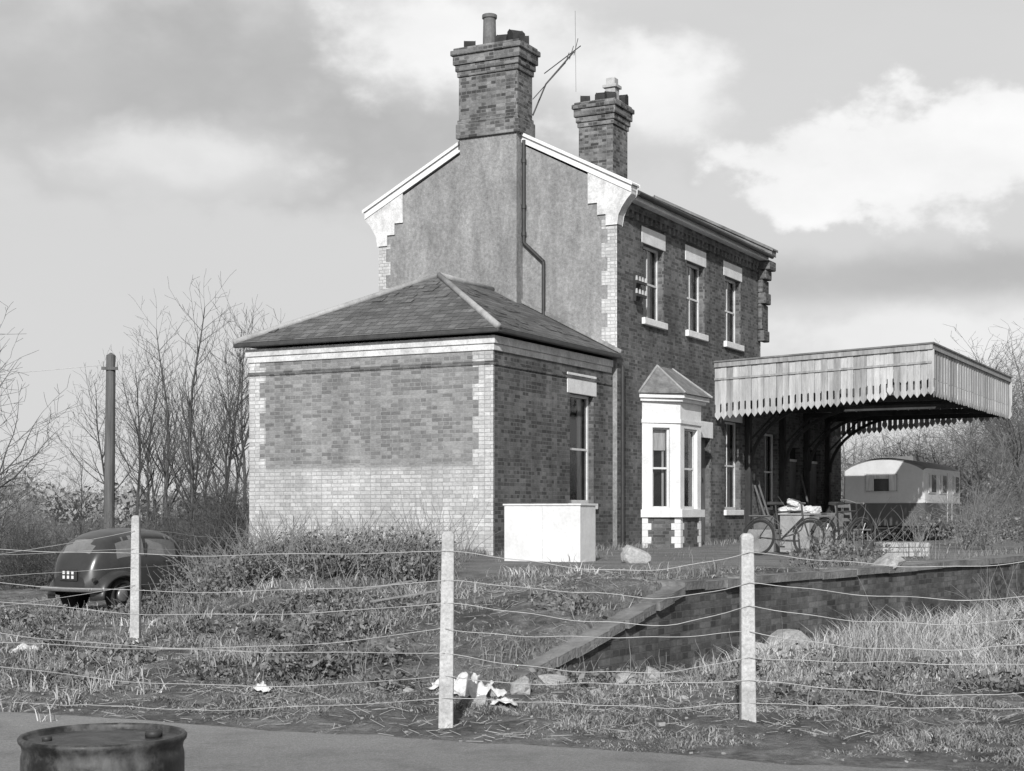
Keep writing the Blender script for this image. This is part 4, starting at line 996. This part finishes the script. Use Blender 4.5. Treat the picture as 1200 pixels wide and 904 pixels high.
# ---------------------------------------------------------------- parked car
car=empty('parked_car',(-8.30,28.8,-.34),math.radians(58)); car.scale=(.95,.98,1.0)
SX=[0,.05,.13,.26,.45,.75,1.1,1.5,1.9,2.15,2.35,2.5,2.62,2.75,3.0,3.5,3.75,3.88,3.95]
ZT=[.70,.92,1.08,1.26,1.42,1.53,1.575,1.58,1.565,1.53,1.45,1.30,1.15,1.08,1.06,1.02,.97,.88,.7]
ZB=[.42,.36,.32,.30]+[.28]*12+[.32,.36,.42]
HW=[.42,.52,.58,.63,.66,.68,.69,.69,.68,.67,.655,.64,.62,.58,.48,.35,.31,.27,.22]
ns=90; xs=np.linspace(0,3.95,ns); zt=np.interp(xs,SX,ZT); zb=np.interp(xs,SX,ZB); hw=np.interp(xs,SX,HW)
for a in (zt,hw):
    for _ in range(3): a[1:-1]=.25*a[:-2]+.5*a[1:-1]+.25*a[2:]
ff=np.array([0,.08,.2,.32,.44,.52,.6,.68,.76,.84,.9,.95,.98,1.0]); wf_body=np.array([.9,.97,1,1,1,.985,.965,.945,.92,.87,.79,.62,.38,0])
m=MB(); vs=[];K=len(ff)
for i in range(ns):
    ring=[]
    for f,w_ in zip(ff,wf_body): ring.append((xs[i],-hw[i]*w_,zb[i]+f*(zt[i]-zb[i])))
    for f,w_ in list(zip(ff,wf_body))[::-1][1:]: ring.append((xs[i],hw[i]*w_,zb[i]+f*(zt[i]-zb[i])))
    vs+=ring
nr=2*K-1; fs=[];ms=[]
for i in range(ns-1):
    for k in range(nr-1):
        f_=(i*nr+k,(i+1)*nr+k,(i+1)*nr+k+1,i*nr+k+1); c=[sum(vs[j][a] for j in f_)/4 for a in range(3)]
        mi=0; x_,y_,z_=c; fr_=(z_-np.interp(x_,xs,zb))/(np.interp(x_,xs,zt)-np.interp(x_,xs,zb)); wr=abs(y_)/np.interp(x_,xs,hw)
        side=wr>.82
        if side and .62<fr_<.87 and (.62<x_<1.34 or 1.44<x_<2.26) and z_>1.04: mi=1
        if x_<.5 and .02<abs(y_)<.32 and 1.12<z_<1.36: mi=1
        if 2.36<x_<2.62 and wr<.78 and z_>1.1: mi=1
        fs.append(f_);ms.append(mi)
m.v+=[Vector(v) for v in vs]; m.f+=[list(f) for f in fs]; m.m+=ms
m.quad([vs[k] for k in range(nr)],0); m.quad([vs[(ns-1)*nr+k] for k in range(nr)],3)
carpaint=nmat('dark_car_paint',.035,.25,2,.3,spec=.7,fine=.08); cglass=nmat('car_glass',.14,.2,2,.06,spec=1)
m.obj('body_shell',[carpaint,cglass,M['steel'],M['pipe']],car,True)
w=MB()
for xw in (.72,3.2):
    for sgn in (-1,1):
        y_=sgn*.62
        w.tube((xw,y_-.08,.32),(xw,y_+.08,.32),.32,.32,28,0); w.ring((xw,y_+sgn*.06,.32),(0,1,0),.26,.055,28,0)
        w.tube((xw,y_+sgn*.075,.32),(xw,y_+sgn*.11,.32),.15,.11,20,1)
w.obj('wheels',[nmat('tyre_rubber',.025,.2,4,.9),M['steel']],car,True)
fd=MB()
def fender(xc,L1,L2,zc,rz1,yi,yo,sgn):
    na=18; nk=8; vv=[];ff_=[]
    for i in range(na+1):
        a=math.pi*(1.04-1.10*i/na); ca,sa=math.cos(a),math.sin(a); Lx=L1 if ca<0 else L2
        for k in range(nk+1):
            q=math.pi/2*k/nk; yy=yi+(yo-yi)*math.sin(q); rr=.72+.28*math.cos(q)
            vv.append((xc+ca*Lx*(.86+.14*math.cos(q)),sgn*yy,zc+max(sa,-.25)*rz1*rr))
    for i in range(na):
        for k in range(nk): ff_.append((i*(nk+1)+k,(i+1)*(nk+1)+k,(i+1)*(nk+1)+k+1,i*(nk+1)+k+1))
    fd.add(vv,ff_,0)
for sgn in (-1,1):
    fender(.70,.62,.52,.30,.52,.50,.78,sgn); fender(3.15,.62,.58,.32,.50,.30,.76,sgn)
    fd.box(1.15,2.6,min(sgn*.6,sgn*.74),max(sgn*.6,sgn*.74),.27,.31,0)
fo=fd.obj('wings',[carpaint],car,True); sd_=fo.modifiers.new('s','SOLIDIFY'); sd_.thickness=.02
t_=MB()
t_.path([(.12,-.76,.44),(-.08,-.66,.44),(-.12,-.3,.44),(-.12,.3,.44),(-.08,.66,.44),(.12,.76,.44)],.045,8,0)
t_.path([(3.95,-.72,.46),(4.08,-.55,.46),(4.1,0,.46),(4.08,.55,.46),(3.95,.72,.46)],.035,8,0)
for y_ in (-.25,.25): t_.tube((.05,y_,.44),(-.1,y_,.44),.02,.02,6,0)
t_.box(-.035,-.02,-.24,.24,.60,.82,1)
for i in range(3):
    for j in range(2):
        x_=-.13+i*.12; t_.box(-.047,-.036,x_-.03,x_+.03,.635+.085*j,.635+.085*j+.06,2)
for y_ in (-.62,.62): t_.tube((.08,y_,.62),(.02,y_,.62),.045,.04,12,3)
for y_ in (-.52,.52): t_.tube((3.45,y_,.80),(3.72,y_,.80),.08,.11,14,0); 
for y_ in (-1,1):
    t_.box(1.37,1.41,y_*.66-.012,y_*.66+.012,1.0,1.3,3) 
    t_.tube((1.0,y_*.715,.93),(1.12,y_*.715,.93),.012,.012,6,0); t_.tube((1.9,y_*.715,.93),(2.02,y_*.715,.93),.012,.012,6,0)
t_.obj('bumpers_and_fittings',[M['steel'],M['pipe'],M['white'],carpaint],car,bevel=.004)
print('done')
